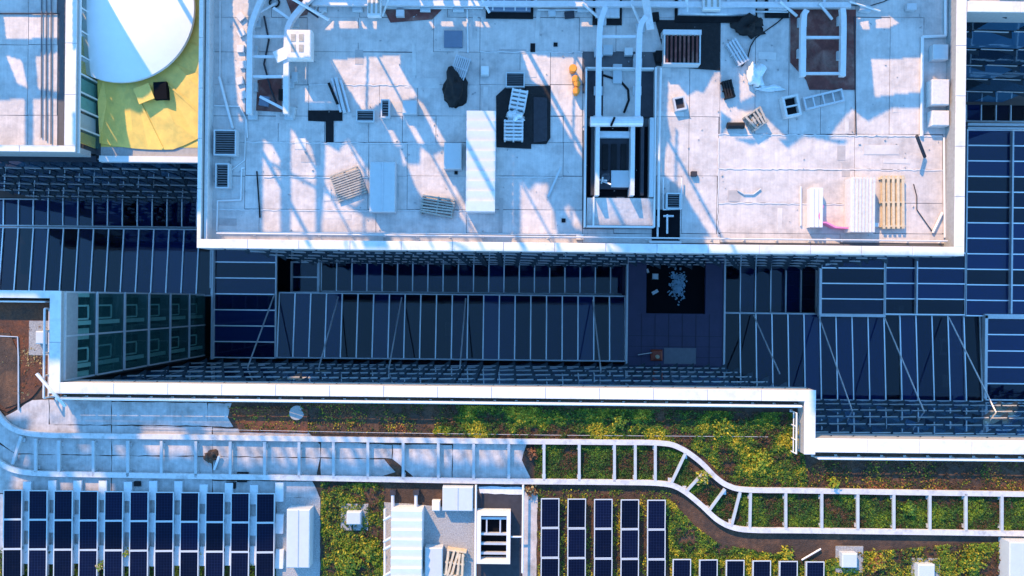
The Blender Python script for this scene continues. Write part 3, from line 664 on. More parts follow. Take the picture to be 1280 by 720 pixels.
tubeobj('leaning_pole', 'dark pole lying slanted near the right parapet', 'pole', at(1146, 170, ZD+1.3), at(1156, 196, ZD+.12), .09, 'charcoal')
tubeobj('plank', 'pale board lying slanted left of the lift cage', 'board', at(701, 209, ZD+.3), at(685, 246, ZD+.1), .085, 'palebox', 4)
tubeobj('pole', 'thin white pole left of the slim white pack', 'pole', at(1001, 233, ZD+.1), at(1001, 282, ZD+.1), .05, 'white')
tubeobj('pole', 'long white rail bent away from the left parapet pipe', 'pole', at(274, 96, ZD+.2), at(291, 161, ZD+.12), .08, 'white')
tubeobj('pole', 'thin white pole along the left parapet of the upper roof', 'pole', at(275, 2, ZD+.1), at(275, 96, ZD+.1), .035, 'white')
tubeobj('pole', 'thin dark rod lying below the smaller louvred unit', 'rod', at(321, 214, ZD+.08), at(325, 272, ZD+.08), .04, 'black')
for k, (x, y0, y1) in enumerate(((417, 98, 140), (422, 97, 141), (428, 100, 140), (413, 104, 130))):
    tubeobj('metal_profile', ['pale', 'widest pale', 'outer pale', 'short dark'][k]+' metal profile in the leaning bundle above the T mat', 'profile', at(x-2, y0, ZD+.12+.04*k), at(x+9, y1, ZD+.12+.04*k), (.09, .12, .08, .1)[k], ('galv', 'palebox', 'galv', 'black')[k], 4)
def pipe(label, pts, r=.05, z=None, m='white', name='pipe', cat='pipe'):
    z = (Z0+r+.01) if z is None else z
    return tag(MB().tubepath([at(x, y, z) for x, y in pts], r, 6).build(name, m), label, cat)
pipe('pale cable tray stepping down the right parapet of the upper roof', [(1182, -20), (1182, 45), (1153, 46), (1152, 170)], .09)
pipe('thin pipe stepping around the smaller louvred unit', [(306, 210), (302, 210), (301, 250), (272, 251), (271, 289)], .05)
pipe('thin white pipe running along the lower parapet of the upper roof, left half', [(271, 290.5), (500, 292), (726, 293.5)], .05)
pipe('white conduit along the right of the lift cage', [(826, 85), (824, 180), (823, 284)], .07, ZD+.4)
pipe('thin white conduit just inside the right end parapet', [(1180, 172), (1181, 297)], .06)
pipe('thin pipe dropping from the top rail to the pallet heap', [(584, 12), (585, 66)], .05)
pipe('black cable looping from rubber tangle to silver unit', [(988, 14), (972, 28), (955, 40), (944, 48), (938, 58), (934, 75), (927, 83)], .035, m='black', name='cable', cat='cable')
pipe('black hose coiled between the two lift rails', [(754, 94), (775, 101), (785, 112), (786, 125), (780, 141)], .07, m='black', name='hose', cat='hose')
pipe('long black cable from the gantry top to the right corner', [(1064, 6), (1085, 8), (1105, 2), (1120, -6)], .03, m='black', name='cable', cat='cable')
# brown louvred unit, silver unit, crates
r = grille_unit('brown louvred unit with silver top edge on black gravel sheet', 830, 42, 876, 80, .6, 8, False, dark='brown', z=Z0+.03)
a, b, c, d = R(829, 37, 877, 43, Z0+.7); MB().box(a, b, Z0+.03, c, d, Z0+.7).build('hood', 'galv', r)
pallet('silver finned radiator lying aslant under the rubber tangle', 921, 66, 16, 32, 32, 4, 'galv', name='radiator', cat='radiator', lev=2)
pallet('black finned block left of the crumpled white sheet', 910, 112, 13, 22, 14, 4, 'rubber', name='rubber_block', cat='block', lev=2)
tubeobj('black_tube', 'short thick black tube near the wooden pile', 'tube', at(909, 157, ZD+.2), at(930, 157, ZD+.2), .18, 'rubber', 12)
def frame_obj(name, label, cat, cx, cy, w, l, ang, h, m, bars=1, inner=None, t=.1, z=Z0):
    x, y = W(cx, cy, z+h); r = thing(name, label, cat, (x, y, z)); w = M(w); l = M(l); ca, sa = math.cos(math.radians(ang)), math.sin(math.radians(ang))
    P = lambda u, v: (x+u*ca-v*sa, y+u*sa+v*ca)
    for u in (-w/2+t/2, w/2-t/2): MB().obox(*P(u, 0), z, z+h, t, l, ang).build('side', m, r)
    for v in (-l/2+t/2, l/2-t/2): MB().obox(*P(0, v), z, z+h, w-2*t-.004, t, ang).build('end', m, r)
    for i in range(bars):
        v = -l/2+l*(i+1)/(bars+1); MB().obox(*P(0, v), z+h*.55, z+h*.9, w-2*t-.004, t*.7, ang).build('bar', m, r)
    if inner: MB().obox(*P(0, 0), z, z+h*.35, w-2*t-.006, l-2*t-.006, ang).build('base', inner, r)
    return r
frame_obj('ladder_frame', 'pale open frame like a short ladder on the rust brown sheet', 'frame', 1030, 124, 16, 50, -76, .25, 'galv', 3)
frame_obj('crate', 'open white crate with dark contents left of the ladder frame', 'crate', 990, 132, 20, 26, 12, .5, 'whitedirty', 1, 'black', .12)
frame_obj('square_frame', 'small pale square frame right of the lift cage', 'frame', 850, 129, 15, 17, 12, .3, 'galv', 0, 'charcoal')
# white vented unit on the left gantry
a, b, c, d = R(358, 37, 389, 73, ZD+1.4); r = thing('vented_unit', 'white unit with four vents sitting on the left gantry track', 'unit', ((a+c)/2, (b+d)/2, ZD+.86))
MB().cbox(a, b, ZD+.86, c, d, ZD+1.4, .04).build('casing', 'whitedirty', r)
for i in range(2):
    for j in range(2):
        x = a+(c-a)*(.28+.32*i); y = b+(d-b)*(.35+.36*j)
        MB().box(x-.13, y-.2, ZD+1.39, x+.13, y+.2, ZD+1.42).build('vent', 'greytimber', r)
MB().obox(*W(350, 66, ZD+1.2), ZD+.87, ZD+.95, .8, .65, 25).build('open_door', 'white', r)
# top row of plant
for k, (x0, x1, lab) in enumerate(((398, 408, 'far left'), (440, 453, 'second'), (525, 538, 'third'), (566, 580, 'fourth'), (722, 737, 'fifth'), (870, 890, 'sixth'), (900, 918, 'last'))):
    pbox('pale foot block under the top rail, '+lab+' from the left', x0, 7, x1, 14, .2, name='foot_block', cat='block')
for k, (x0, y0, x1, y1, lab) in enumerate(((607, -8, 667, 19, 'wide dark unit under the top rail, left of middle'), (742, -6, 779, 27, 'dark unit under the top rail at the lift rails'), (960, -8, 990, 18, 'dark unit under the top rail left of the brown sheet'), (846, -6, 950, 24, 'long dark unit under the top rail above the brown louvred unit'))):
    a, b, c, d = R(x0, y0, x1, y1, ZD+.55); r = thing('plant_unit', lab, 'unit', ((a+c)/2, (b+d)/2, Z0))
    MB().box(a, b, Z0, c, d, Z0+.08).build('base', 'black', r); MB().cbox(a+.15, b+.35, Z0+.08, c-.15, d-.1, Z0+.28, .06).build('casing', 'bluepanel' if k == 0 else 'galv', r)
    for t in range(4): x = a+.4+(c-a-.8)*t/3; MB().box(x-.04, b+.36, Z0+.275, x+.04, d-.12, Z0+.31).build('rib', 'galv', r)
for lab, q in (('white fan unit astride the top rail, left one', (459, -10, 476, 20)), ('white fan unit astride the top rail, right of the lift rails', (879, -10, 901, 12))):
    a, b, c, d = R(*q, ZD+.8); r = thing('fan_unit', lab, 'unit', ((a+c)/2, (b+d)/2, ZD+.505)); MB().cbox(a, b, ZD+.505, c, d, ZD+.8, .03).build('casing', 'white', r)
    for t in range(3): x = a+(c-a)*(t+.5)/3; MB().box(x-.06, b+.15, ZD+.795, x+.06, d-.15, ZD+.82).build('slot', 'greytimber', r)
pipe('slanted strut of the gantry curve at top left', [(358, -6), (411, 25)], .09, ZD+1.0, 'steel', 'strut', 'strut')
tag(MB().bar(at(806, -6, ZD+1.1), at(813, 37, ZD+1.1), .42, .06).build('board', 'whitedirty'), 'pale board lying across the rails at top, right of lift', 'board')
for k, (x, y) in enumerate(((300, 60), (303, 80), (299, 100), (303, 118), (301, 40), (300, 20))):
    smallbox('paver', ['fourth', 'third', 'second', 'lowest', 'fifth', 'topmost'][k]+' loose pale paver in the strip left of the left gantry', 'paver', x-4, y-4, x+5, y+5, Z0, .12, 'whitedirty', 8*k)

pipe('upper of two thin pipes along the top rail', [(482, 9.5), (604, 10)], .05, ZD+.15, 'galv')
pipe('lower of two thin pipes along the top rail', [(672, 12), (738, 12.5)], .05, ZD+.15, 'galv')
pipe('long pale conduit under the top rail right of the lift', [(905, 14), (985, 15)], .05, ZD+.15, 'galv')
pipe('white conduit crossing the roof left of the curved gantry', [(268, 132), (300, 133), (308, 150), (309, 172)], .04)
pipe('thin conduit from lower louvred unit to gantry foot', [(286, 215), (306, 200), (307, 150)], .03)
pipe('grey hose lying between the left gantry rails', [(330, 20), (336, 50), (330, 80), (338, 110), (345, 128)], .05, m='charcoal', name='hose', cat='hose')
pipe('curled grey hose end on the sunlit right half', [(922, 238), (930, 243), (942, 243), (951, 236)], .04, m='palebox', name='hose', cat='hose')
pipe('bent dark wire near the timber pallet', [(1142, 230), (1146, 245), (1146, 262), (1160, 282), (1166, 290)], .025, m='charcoal', name='wire', cat='wire')
pipe('white angle bar lying by the right end parapet', [(1178, 266), (1166, 291)], .07, m='white', name='angle_bar', cat='bar')
pipe('thin white frame rail left of the dark square grille', [(829, 222), (829, 262), (852, 261), (852, 222)], .04, ZD+.3, 'white', 'frame_rail', 'rail')
pipe('slim conduit running down beside the right gantry pair', [(1068, 20), (1069, 110), (1070, 168)], .03, m='charcoal', name='conduit', cat='conduit')
for k, (x, y, w, h, m_, lab) in enumerate(((500, 16, 10, 8, 'galv', 'small grey box under the top rail left of the wide dark unit'), (690, 16, 9, 7, 'palebox', 'small pale box under the top rail right of the wide dark unit'), (712, 18, 12, 8, 'charcoal', 'small dark box under the top rail left of the lift rails'), (820, 20, 8, 10, 'black', 'black box right of the lift rails under the top rail'), (1082, 10, 14, 8, 'palebox', 'pale box near the top end of the gantry rail'),
        (1140, 8, 12, 8, 'galv', 'grey box alone near the top right of the upper roof'), (330, 126, 12, 12, 'bluepanel', 'blue-grey block at the foot of the left gantry'), (352, 118, 8, 14, 'black', 'black block inside the left gantry'), (364, 66, 7, 10, 'palebox', 'pale block right of the white vented unit'), (368, 96, 7, 12, 'palebox', 'pale block beside the lower left gantry'), (364, 140, 8, 14, 'whitedirty', 'white block at the left gantry end'),
        (786, 64, 10, 9, 'white', 'white cube between the lift rails'), (772, 92, 11, 24, 'palebox', 'pale cable box standing between the lift rails'), (760, 62, 12, 12, 'palebox', 'pale paver left of the white cube between the lift rails'), (826, 70, 12, 14, 'black', 'black box beside the brown louvred unit'), (1096, 281, 5, 5, 'white', 'tiny white block below the timber pallet'), (725, 296, 9, 7, 'whitedirty', 'white lump on the railing left of the lift ramp'), (868, 217, 7, 6, 'charcoal', 'small dark drain on the sunlit roof right of the lift'))):
    smallbox('equipment_box', lab, 'box', x-w/2, y-h/2, x+w/2, y+h/2, Z0, random.uniform(.15, .3), m_, random.choice([0, 0, 6, -9]))
for k, (x, y, r_) in enumerate(((343, 3, 6), (400, 12, 5), (932, 24, 5))):
    q = MB(); X, Y = W(x, y, ZD+.1); 
    for t in range(16): a0, a1 = 2*math.pi*t/16, 2*math.pi*(t+1)/16; q.tube((X+math.cos(a0)*M(r_), Y+math.sin(a0)*M(r_), ZD+.1), (X+math.cos(a1)*M(r_), Y+math.sin(a1)*M(r_), ZD+.1), .05, 6)
    tag(q.build('cable_coil', ('black', 'white', 'black')[k]), ('black cable coil at the top of the left gantry', 'white cable coil near the top rail start', 'black cable coil on the rubber tangle')[k], 'coil')
for lab, p, q, r_, m_ in (('white strut slanting under the top rail at the wide dark unit', (600, -6), (612, 16), .08, 'white'), ('white strut right of the fan unit on the top rail', (486, -4), (478, 20), .07, 'white'), ('white brace between top rail and lift rails, left', (728, 4), (748, 22), .08, 'steel'), ('white brace between top rail and lift rails, right', (790, 6), (802, 34), .08, 'steel'),
        ('white stub pipe above the brown louvred unit', (858, -4), (859, 16), .11, 'white'), ('white brace right of the long dark unit', (975, 2), (996, 20), .08, 'steel'), ('white brace at the right gantry pair', (1024, 4), (1040, 24), .08, 'steel'), ('thin white bar across the top near the right gantry', (1062, 2), (1100, 14), .05, 'white'), ('slanted pale bar at the top of the left gantry', (316, 20), (345, 4), .07, 'steel'), ('short dark bar lying by the left gantry top', (372, 4), (398, 22), .06, 'charcoal')):
    tubeobj('strut', lab, 'strut', at(*p, ZD+.62), at(*q, ZD+.2), r_, m_, 6)
sheet('roof_mat', 'reddish stained sheet at the top of the left gantry curve', 'mat', [(354, -10), (392, -10), (384, 18), (366, 22)], 'brown')
# ---------------------------------------------- lift cage
a, b, c, d = R(731, 84, 820, 285, ZD+.5)
lc = thing('lift_cage', 'open lift shaft with machine frame and pale ramp in the upper roof', 'lift', ((a+c)/2, (b+d)/2, ZD))
def rr(x0, y0, x1, y1, z0, z1, n, m, z=None):
    q = R(x0, y0, x1, y1, z1 if z is None else z); return MB().box(q[0], q[1], z0, q[2], q[3], z1).build(n, m, lc)
rr(731, 84, 733, 284, Z0, ZD+.5, 'border', 'white'); rr(818, 84, 820, 284, Z0, ZD+.5, 'border', 'white'); rr(733.2, 84, 817.8, 86, Z0, ZD+.5, 'border', 'white'); rr(733.2, 282, 817.8, 284.5, Z0, ZD+.45, 'border', 'white')
rr(733.5, 87, 753, 146, Z0, ZD+.12, 'plate', 'charcoal'); rr(796, 87, 817, 146, Z0, ZD+.12, 'plate', 'charcoal'); rr(754, 87, 795, 146, Z0, ZD+.10, 'plate', 'membrane')
rr(734, 158, 812, 246, Z0, ZD+.06, 'pit_floor', 'deepblack')
for x in (741, 803): rr(x-2, 150, x+2, 244, ZD+.06, ZD+.5, 'guide_rail', 'charcoal')
for x in (747, 791): rr(x-2.5, 152, x+2.5, 244, ZD+.06, ZD+1.0, 'guide_rail', 'steel')
rr(812, 147, 817.5, 246, Z0, ZD+.6, 'side_wall', 'palebox')
p, q = at(738, 152, ZD+1.1), at(803, 152, ZD+1.1); MB().tube(p, q, .28, 14).build('drum', 'steel', lc); p, q = at(768, 147, ZD+1.3), at(764, 157, ZD+1.3); MB().bar(p, q, .12, .25).build('belt', 'black', lc)
rr(750, 164, 787, 236, ZD+.06, ZD+.35, 'car_roof', 'charcoal')
for x in (757, 768, 780): rr(x-4, 180, x+3, 212, ZD+.35, ZD+.5, 'panel', 'black')
rr(750, 164, 787, 172, ZD+.36, ZD+.6, 'crossbeam', 'steel')
rr(764, 213, 786, 234, ZD+.35, ZD+.45, 'plate', 'palebox')
x, y = W(757, 222, ZD+.5)
for k in range(5): MB().tube((x+random.uniform(-.4, .4), y+random.uniform(-.5, .5), ZD+.35), (x+random.uniform(-.4, .4), y+random.uniform(-.5, .5), ZD+.75), .05, 6).build('winch_part', 'darkblade' if k % 2 else 'steel', lc)
MB().tube((x, y, ZD+.35), (x, y, ZD+.55), .25, 14).build('winch', 'darkblade', lc)
a, b, c, d = R(733.5, 248, 817, 281, ZD+.3)
MB().hexa([(a, b, Z0), (c, b, Z0), (c, d, Z0), (a, d, Z0), (a, b, ZD+.10), (c, b, ZD+.10), (c, d, ZD+.42), (a, d, ZD+.42)]).build('ramp', 'membrane', lc)
rr(741, 246, 743, 282, ZD+.40, ZD+.5, 'handrail', 'white')
# pit beside it
a, b, c, d = R(815, 262, 850, 305, ZD+.1); r = thing('service_pit', 'black square pit with pipe ends at the lower parapet', 'pit', ((a+c)/2, (b+d)/2, ZD))
MB().box(a, b, Z0, c, d, ZD+.08).build('floor', 'deepblack', r)
for x0, x1, y0, y1 in ((822, 822, 270, 296), (834, 834, 268, 292), (829, 842, 270, 270)): MB().tube(at(x0, y0, ZD+.25), at(x1, y1, ZD+.25), .06, 6).build('pipe', 'galv', r)
a, b, c, d = R(812, 301, 852, 304, ZD+.5); MB().box(a, b, Z0, c, d, ZD+.5).build('rail', 'white', r)
# parapet rail of the upper roof and the lower roof
def railing(label, p0, p1, z, h, n, m='white', r=.035, name='guard_rail', mid=True):
    a = Vector((*p0, z)); b = Vector((*p1, z)); R_ = thing(name, label, 'railing', (a+b)/2)
    MB().tube(a+Vector((0, 0, h)), b+Vector((0, 0, h)), r, 6).build('top_rail', m, R_)
    if mid: MB().tube(a+Vector((0, 0, h*.5)), b+Vector((0, 0, h*.5)), r*.7, 6).build('mid_rail', m, R_)
    for i in range(n+1):
        p = a.lerp(b, i/n); MB().tube(p, p+Vector((0, 0, h-.01)), r*.8, 6).build('post', m, R_)
        q = Vector((0, .22, 0)); MB().box(p.x-.07, p.y-.07, p.z, p.x+.07, p.y+.07, p.z+.04).build('base_plate', m, R_)
railing('thin white railing behind the lower parapet of the upper roof', (ux0+1.0, uy0+.85), (ux1-.8, uy0+.85), ZD+.02, .7, 22)
railing('white railing behind the long parapet of the planted roof', (lx0-.3, ly0-pw-.30), (lx1-.75, ly0-pw-.30), ZD, .85, 34, r=.075)
railing('white railing behind the parapet of the planted roof, right end', (lx1+.25, ly2-1.15), (LE, ly2-1.15), ZD, .8, 22, r=.06)
railing('short white railing beside the parapet corner of the planted roof', (lx1-1.0, ly0-1.3), (lx1-1.0, ly2-.9), ZD, .8, 3, r=.05)
railing('white railing beside the left wing parapet', (lx0-1.0, ly0-.9), (lx0-1.0, ly3-1.0), ZD, .8, 4, r=.06)
railing('white railing along the top of the left wing', (LW, ly3-.62), (lx0-1.1, ly3-.62), ZD, .6, 10, r=.05)
# left building cables
for k, x in enumerate((52, 58, 64)):
    pipe(['leftmost', 'middle', 'rightmost'][k]+' of three thin dark conduits on the top left roof', [(x, -30), (x-.5, 172+4*k)], .035, m='louvre', name='conduit', cat='conduit')
pipe('dark conduit across the top left roof near its upper edge', [(-10, 17), (73, 17)], .04, m='charcoal', name='conduit', cat='conduit')

# ================================================================== LOWER ROOF
def low_sheet(poly, m='membranegrimeshade', z=ZD, h=.03, name='membrane_sheet'):
    jag = []
    P = [Vector(p) for p in poly]
    for i in range(len(P)):
        a, b = P[i], P[(i+1) % len(P)]; n = max(1, int((b-a).length/8))
        for k in range(n):
            p = a.lerp(b, k/n); jag.append((p.x+random.uniform(-.6, .6), p.y+random.uniform(-.6, .6)))
    return MB().prism([W(x, y, z+h) for x, y in jag], z-.005, z+h+random.uniform(0, .008)).build(name, m, low)
for poly in ([(62, 500), (139, 502), (139, 531), (62, 531)], [(139.6, 502), (259, 504), (259, 532), (139.6, 531)], [(259.8, 504), (290, 504), (284, 522), (292, 534), (259.8, 533)],
             [(8, 520), (40, 500), (61, 500), (61, 531), (139, 532), (139, 569), (20, 567), (-20, 540), (-20, 530)], [(140, 532), (265, 534), (265, 570), (140, 569)], [(266, 535), (385, 540), (400, 556), (400, 572), (266, 570)],
             [(401, 552), (490, 556), (490, 573), (401, 572)], [(491, 556), (565, 556), (565, 599), (520, 599), (491, 574)], [(566, 550), (660, 552), (652, 575), (664, 599), (566, 599)],
             [(-20, 545), (20, 568), (139, 570), (139, 616), (-20, 616)], [(140, 570), (265, 571), (265, 618), (140, 617)], [(266, 571), (400, 573), (395, 600), (266, 600)], [(401, 573), (480, 574), (494, 590), (470, 597), (401, 596)],
             [(266, 601), (390, 602), (400, 622), (266, 619)], [(-20, 617), (345, 620), (345, 690), (200, 686), (120, 700), (-20, 690)]):
    low_sheet(poly)
low_sheet([(345.5, 622), (400, 622), (400, 740), (345.5, 740)], 'gravel', name='gravel_bed'); low_sheet([(480, 628), (595, 636), (595, 740), (528, 740), (480, 740)], 'gravel', name='gravel_bed')
low_sheet([(597, 606), (652, 606), (652, 740), (597, 740)], 'charcoal', name='dark_sheet'); low_sheet([(653.5, 612), (672, 618), (670, 735), (653.5, 735)])
low_sheet([(2, 375), (62, 375), (62, 470), (40, 497), (8, 515), (-20, 500), (-20, 375)], 'redsoil', z=ZD+.01, h=.05, name='soil_bed')
low_sheet([(288, 510), (385, 512), (385, 542), (300, 540)], 'redsoil', z=ZD+.01, h=.05, name='soil_bed')
low_sheet([(598, 608), (655, 609), (655, 618), (600, 617)], 'paver', z=ZD+.035, h=.02)
# solar panels
PW_, PL_ = M(22.8), M(36.4)
def panel_mesh():
    fr = MB(); w, l, t, h = PW_/2, PL_/2, .05, .05
    fr.box(-w, -l, 0, w, -l+t, h).box(-w, l-t, 0, w, l, h).box(-w, -l+t, 0, -w+t, l-t, h).box(w-t, -l+t, 0, w, l-t, h)
    gl = MB().box(-w+t, -l+t, .005, w-t, l-t, .040); ft = MB().box(-.03, -l+.1, -.26, .03, l-.1, -.003)
    return fr.mesh('frame', 'palebox'), gl.mesh('cells', 'cells'), ft.mesh('mounting_rail', 'galv')
PF, PG, PR = panel_mesh(); TILT = math.radians(2.5)
ordn = ['first', 'second', 'third', 'fourth', 'fifth', 'sixth', 'seventh', 'eighth', 'ninth', 'tenth', 'eleventh', 'twelfth']
def solar(px, py, label, group, z=ZD+.42):
    x, y = W(px, py, z); o = thing('solar_panel', label, 'solar panel', (x, y, z), group); o.rotation_euler = (random.uniform(-.008, .008), TILT+random.uniform(-.01, .01), random.uniform(-.004, .004))
    for n, me, dx in (('frame', PF, 0), ('cells', PG, 0), ('mounting_rail', PR, -PW_/2+.08), ('mounting_rail', PR, PW_/2-.08)):
        c = bpy.data.objects.new(n, me); c.parent = o; c.location.x = dx; C.objects.link(c)
rown = ['top', 'second', 'third', 'lowest']
for i in range(11):
    cx = 16.5+31.55*i; ty = 630.5+.42*i
    for j in range(4): solar(cx-.35*j, ty+36.9*j, f'{rown[j]} panel in the {ordn[i]} column from the left of the large left solar array', 'left solar array')
for i in range(5):
    cx = 687.5+33.2*i; ty = 641+.5*i
    for j in range(3): solar(cx-.1*j, ty+37.2*j, f'{rown[j]} panel in the {ordn[i]} column from the left of the middle solar array', 'middle solar array')
for i in range(6):
    solar(852+33.3*i, 717+.6*i, f'{ordn[i]} panel from the left in the short right solar row cut by the lower edge', 'right solar row')
# ballast pavers between the columns of the left array
for i in range(11):
    for j in range(3):
        cx = 35+31.55*i-2; py = 605+40*j+.4*i+random.uniform(-2, 2); a, b, c, d = R(cx-4.5, py-4, cx+5.5, py+20, ZD+.2)
        s = MB().obox((a+c)/2, (b+d)/2, ZD+.035, ZD+.2, (c-a), (d-b), random.choice([0, 0, 1, -2, 8 if j == 0 and i == 4 else 0]))
        tag(s.build('ballast_block', 'paver'), f'{["top", "middle", "lower"][j]} ballast block right of the {ordn[i]} column of the large left solar array', 'ballast block', 'ballast blocks of the left array')
pbox('long pale box on the gravel bed right of the left solar array', 358, 637, 387, 710, .8, seam=1, z=ZD+.04)
def hatchpad(lab, padq, boxq, h=.5):
    a, b, c, d = R(*padq, ZD+.1); r = thing('vent_hatch', lab, 'hatch', ((a+c)/2, (b+d)/2, ZD)); MB().box(a, b, ZD+.002, c, d, ZD+.09).build('gravel_pad', 'gravel', r)
    a, b, c, d = R(*boxq, ZD+h); MB().cbox(a, b, ZD+.09, c, d, ZD+h, .05).build('cover', 'palebox', r)
hatchpad('small pale hatch on a square gravel pad among weeds, left of the ribbed unit', (426, 630, 460, 663), (433, 640, 451, 656))
hatchpad('pale square hatch on gravel pad, left of two at the lower right', (1045, 683, 1079, 716), (1053, 692, 1072, 710))
hatchpad('pale square hatch on gravel pad, right of two at the lower right', (1139, 698, 1175, 735), (1148, 706, 1169, 728))
hatchpad('small pale hatch on pad in red soil at the left edge', (36, 401, 61, 444), (44, 414, 58, 430), .45)
r = pbox('white ribbed air unit beside weeds at the lower middle', 489, 638, 527, 745, 1.0, ribs=9, m='white', z=ZD+.04)
for yy in (645, 672, 682, 715): MB().tube(at(480, yy+5, ZD+.7), at(489, yy, ZD+.9), .08, 8).build('pipe_stub', 'galv', r)
MB().tube(at(481, 636, ZD+.5), at(481, 740, ZD+.5), .07, 8).build('side_pipe', 'white', r)
for xx in (491, 520): MB().tube(at(xx, 638, ZD+.4), at(xx, 616, ZD+.2), .10, 8).build('inlet_pipe', 'galv', r); MB().box(*W(xx-3, 618, ZD+.2), ZD+.002, *W(xx+4, 612, ZD+.2), ZD+.35).build('pipe_foot', 'charcoal', r)
pbox('blue-grey twin-lid box right of the ribbed air unit', 553, 609, 591, 639, .6, seam=1, z=ZD+.04, m='palebox')
pbox('small white cube left of the blue-grey twin-lid box', 540, 626, 550, 639, .35, m='white', z=ZD+.04)
pbox('pale square box beside the leaning planks', 531, 685, 553, 722, .6, z=ZD+.04)
pallet('reddish weathered planks bundled right of the pale square box', 569, 702, 24, 34, -8, 5, 'timber', z=ZD+.04, name='plank_bundle', cat='planks', lev=3, jit=6)
# framed opening
a, b, c, d = R(596, 640, 638, 705, ZD+.7); r = thing('skylight_frame', 'thick white frame around a black shaft with cross bars', 'frame', ((a+c)/2, (b+d)/2, ZD)); t = .22
s = MB().box(a, b, ZD+.04, c, b+t, ZD+.7).box(a, d-t, ZD+.04, c, d, ZD+.7).box(a, b+t, ZD+.04, a+t, d-t, ZD+.7).box(c-t, b+t, ZD+.04, c, d-t, ZD+.7); s.build('frame', 'white', r)
MB().box(a+t, b+t, ZD+.04, c-t, d-t, ZD+.1).build('shaft', 'deepblack', r)
for f_ in (.12, .34, .56, .92): y = b+t+(d-b-2*t)*f_; MB().box(a+t, y-.06, ZD+.3, c-t, y+.06, ZD+.5).build('cross_bar', 'galv', r)
y0_, y1_ = b+t+(d-b-2*t)*.58, b+t+(d-b-2*t)*.9
for f_ in (.22, .75): x = a+t+(c-a-2*t)*f_; MB().box(x-.04, y0_, ZD+.3, x+.04, y1_, ZD+.48).build('cross_bar', 'galv', r)
for lab, (x, y0, y1) in (('tall white pole left of the thick white frame', (595, 606, 735)), ('tall white pole right of the thick white frame', (654, 606, 716))): tubeobj('pole', lab, 'pole', at(x, y0, ZD+.5), at(x-1, y1, ZD+.5), .06, 'white')
tubeobj('pole', 'short white crossbar between thick white frame and right pole', 'pole', at(639, 671, ZD+.5), at(653, 671, ZD+.5), .05, 'white')
a, b, c, d = R(1262, 678, 1300, 740, ZD+.9); r = thing('plant_unit', 'smooth blue-grey unit cut by the lower right corner', 'unit', ((a+c)/2, (b+d)/2, ZD)); MB().cbox(a, b, ZD, c, d, ZD+.9, .05).build('casing', 'palebox', r)
tubeobj('plank', 'white board leaning over the railing of the left wing', 'board', at(46, 467, ZD+1.0), at(82, 508, ZD+.9), .10, 'white', 4)
tubeobj('pole', 'thin pale pole lying near the right solar row', 'pole', at(1002, 700, ZD+.2), at(1026, 686, ZD+.15), .05, 'white')
tag(MB().path([W(*p, ZD+.12) for p in ((0, 420), (22, 421), (23, 445), (23, 513))], .05, ZD+.05, ZD+.14).build('edging', 'galv'), 'thin metal edging in the red soil at the left edge', 'edging')
sheet('soil_slab', 'dark brown slab of soil set into the red soil at the left edge', 'panel', [(-6, 416), (12, 416), (22, 440), (22, 505), (6, 510), (-6, 500)], 'soil', .05, ZD+.06)
tag(MB().blob((*W(265, 570, ZD), ZD+.035), M(8), M(8), .35, 4, .5, 18, 7).build('dead_shrub', 'soil', None, False), 'round dry dead shrub between the rails at left', 'shrub')
tubeobj('bent_board', 'short pale board beside the dead shrub', 'board', at(274, 570, ZD+.2), at(268, 587, ZD+.12), .08, 'paver', 4)
pipe('long thin wire along the upper rail of the walkway', [(170, 535), (480, 541), (700, 544), (960, 546)], .012, ZD+.12, 'galv', 'wire', 'wire')
tag(MB().tube(at(371, 516, ZD+.1), at(371, 516, ZD+.16), M(9), 18).build('drain_cover', 'concrete'), 'round grey drain cover in the planted strip', 'drain')
for k, (x, y, w, h) in enumerate(((303, 592, 14, 3), (302, 601, 12, 4), (171, 605, 8, 6), (288, 607, 12, 8))):
    smallbox('black_scrap', ['thin black strip on the lower rail', 'thicker black strip under the lower rail', 'black lump above the left solar array', 'black frame above the left solar array'][k], 'scrap', x-w/2, y-h/2, x+w/2, y+h/2, ZD+.04, .12, 'black')

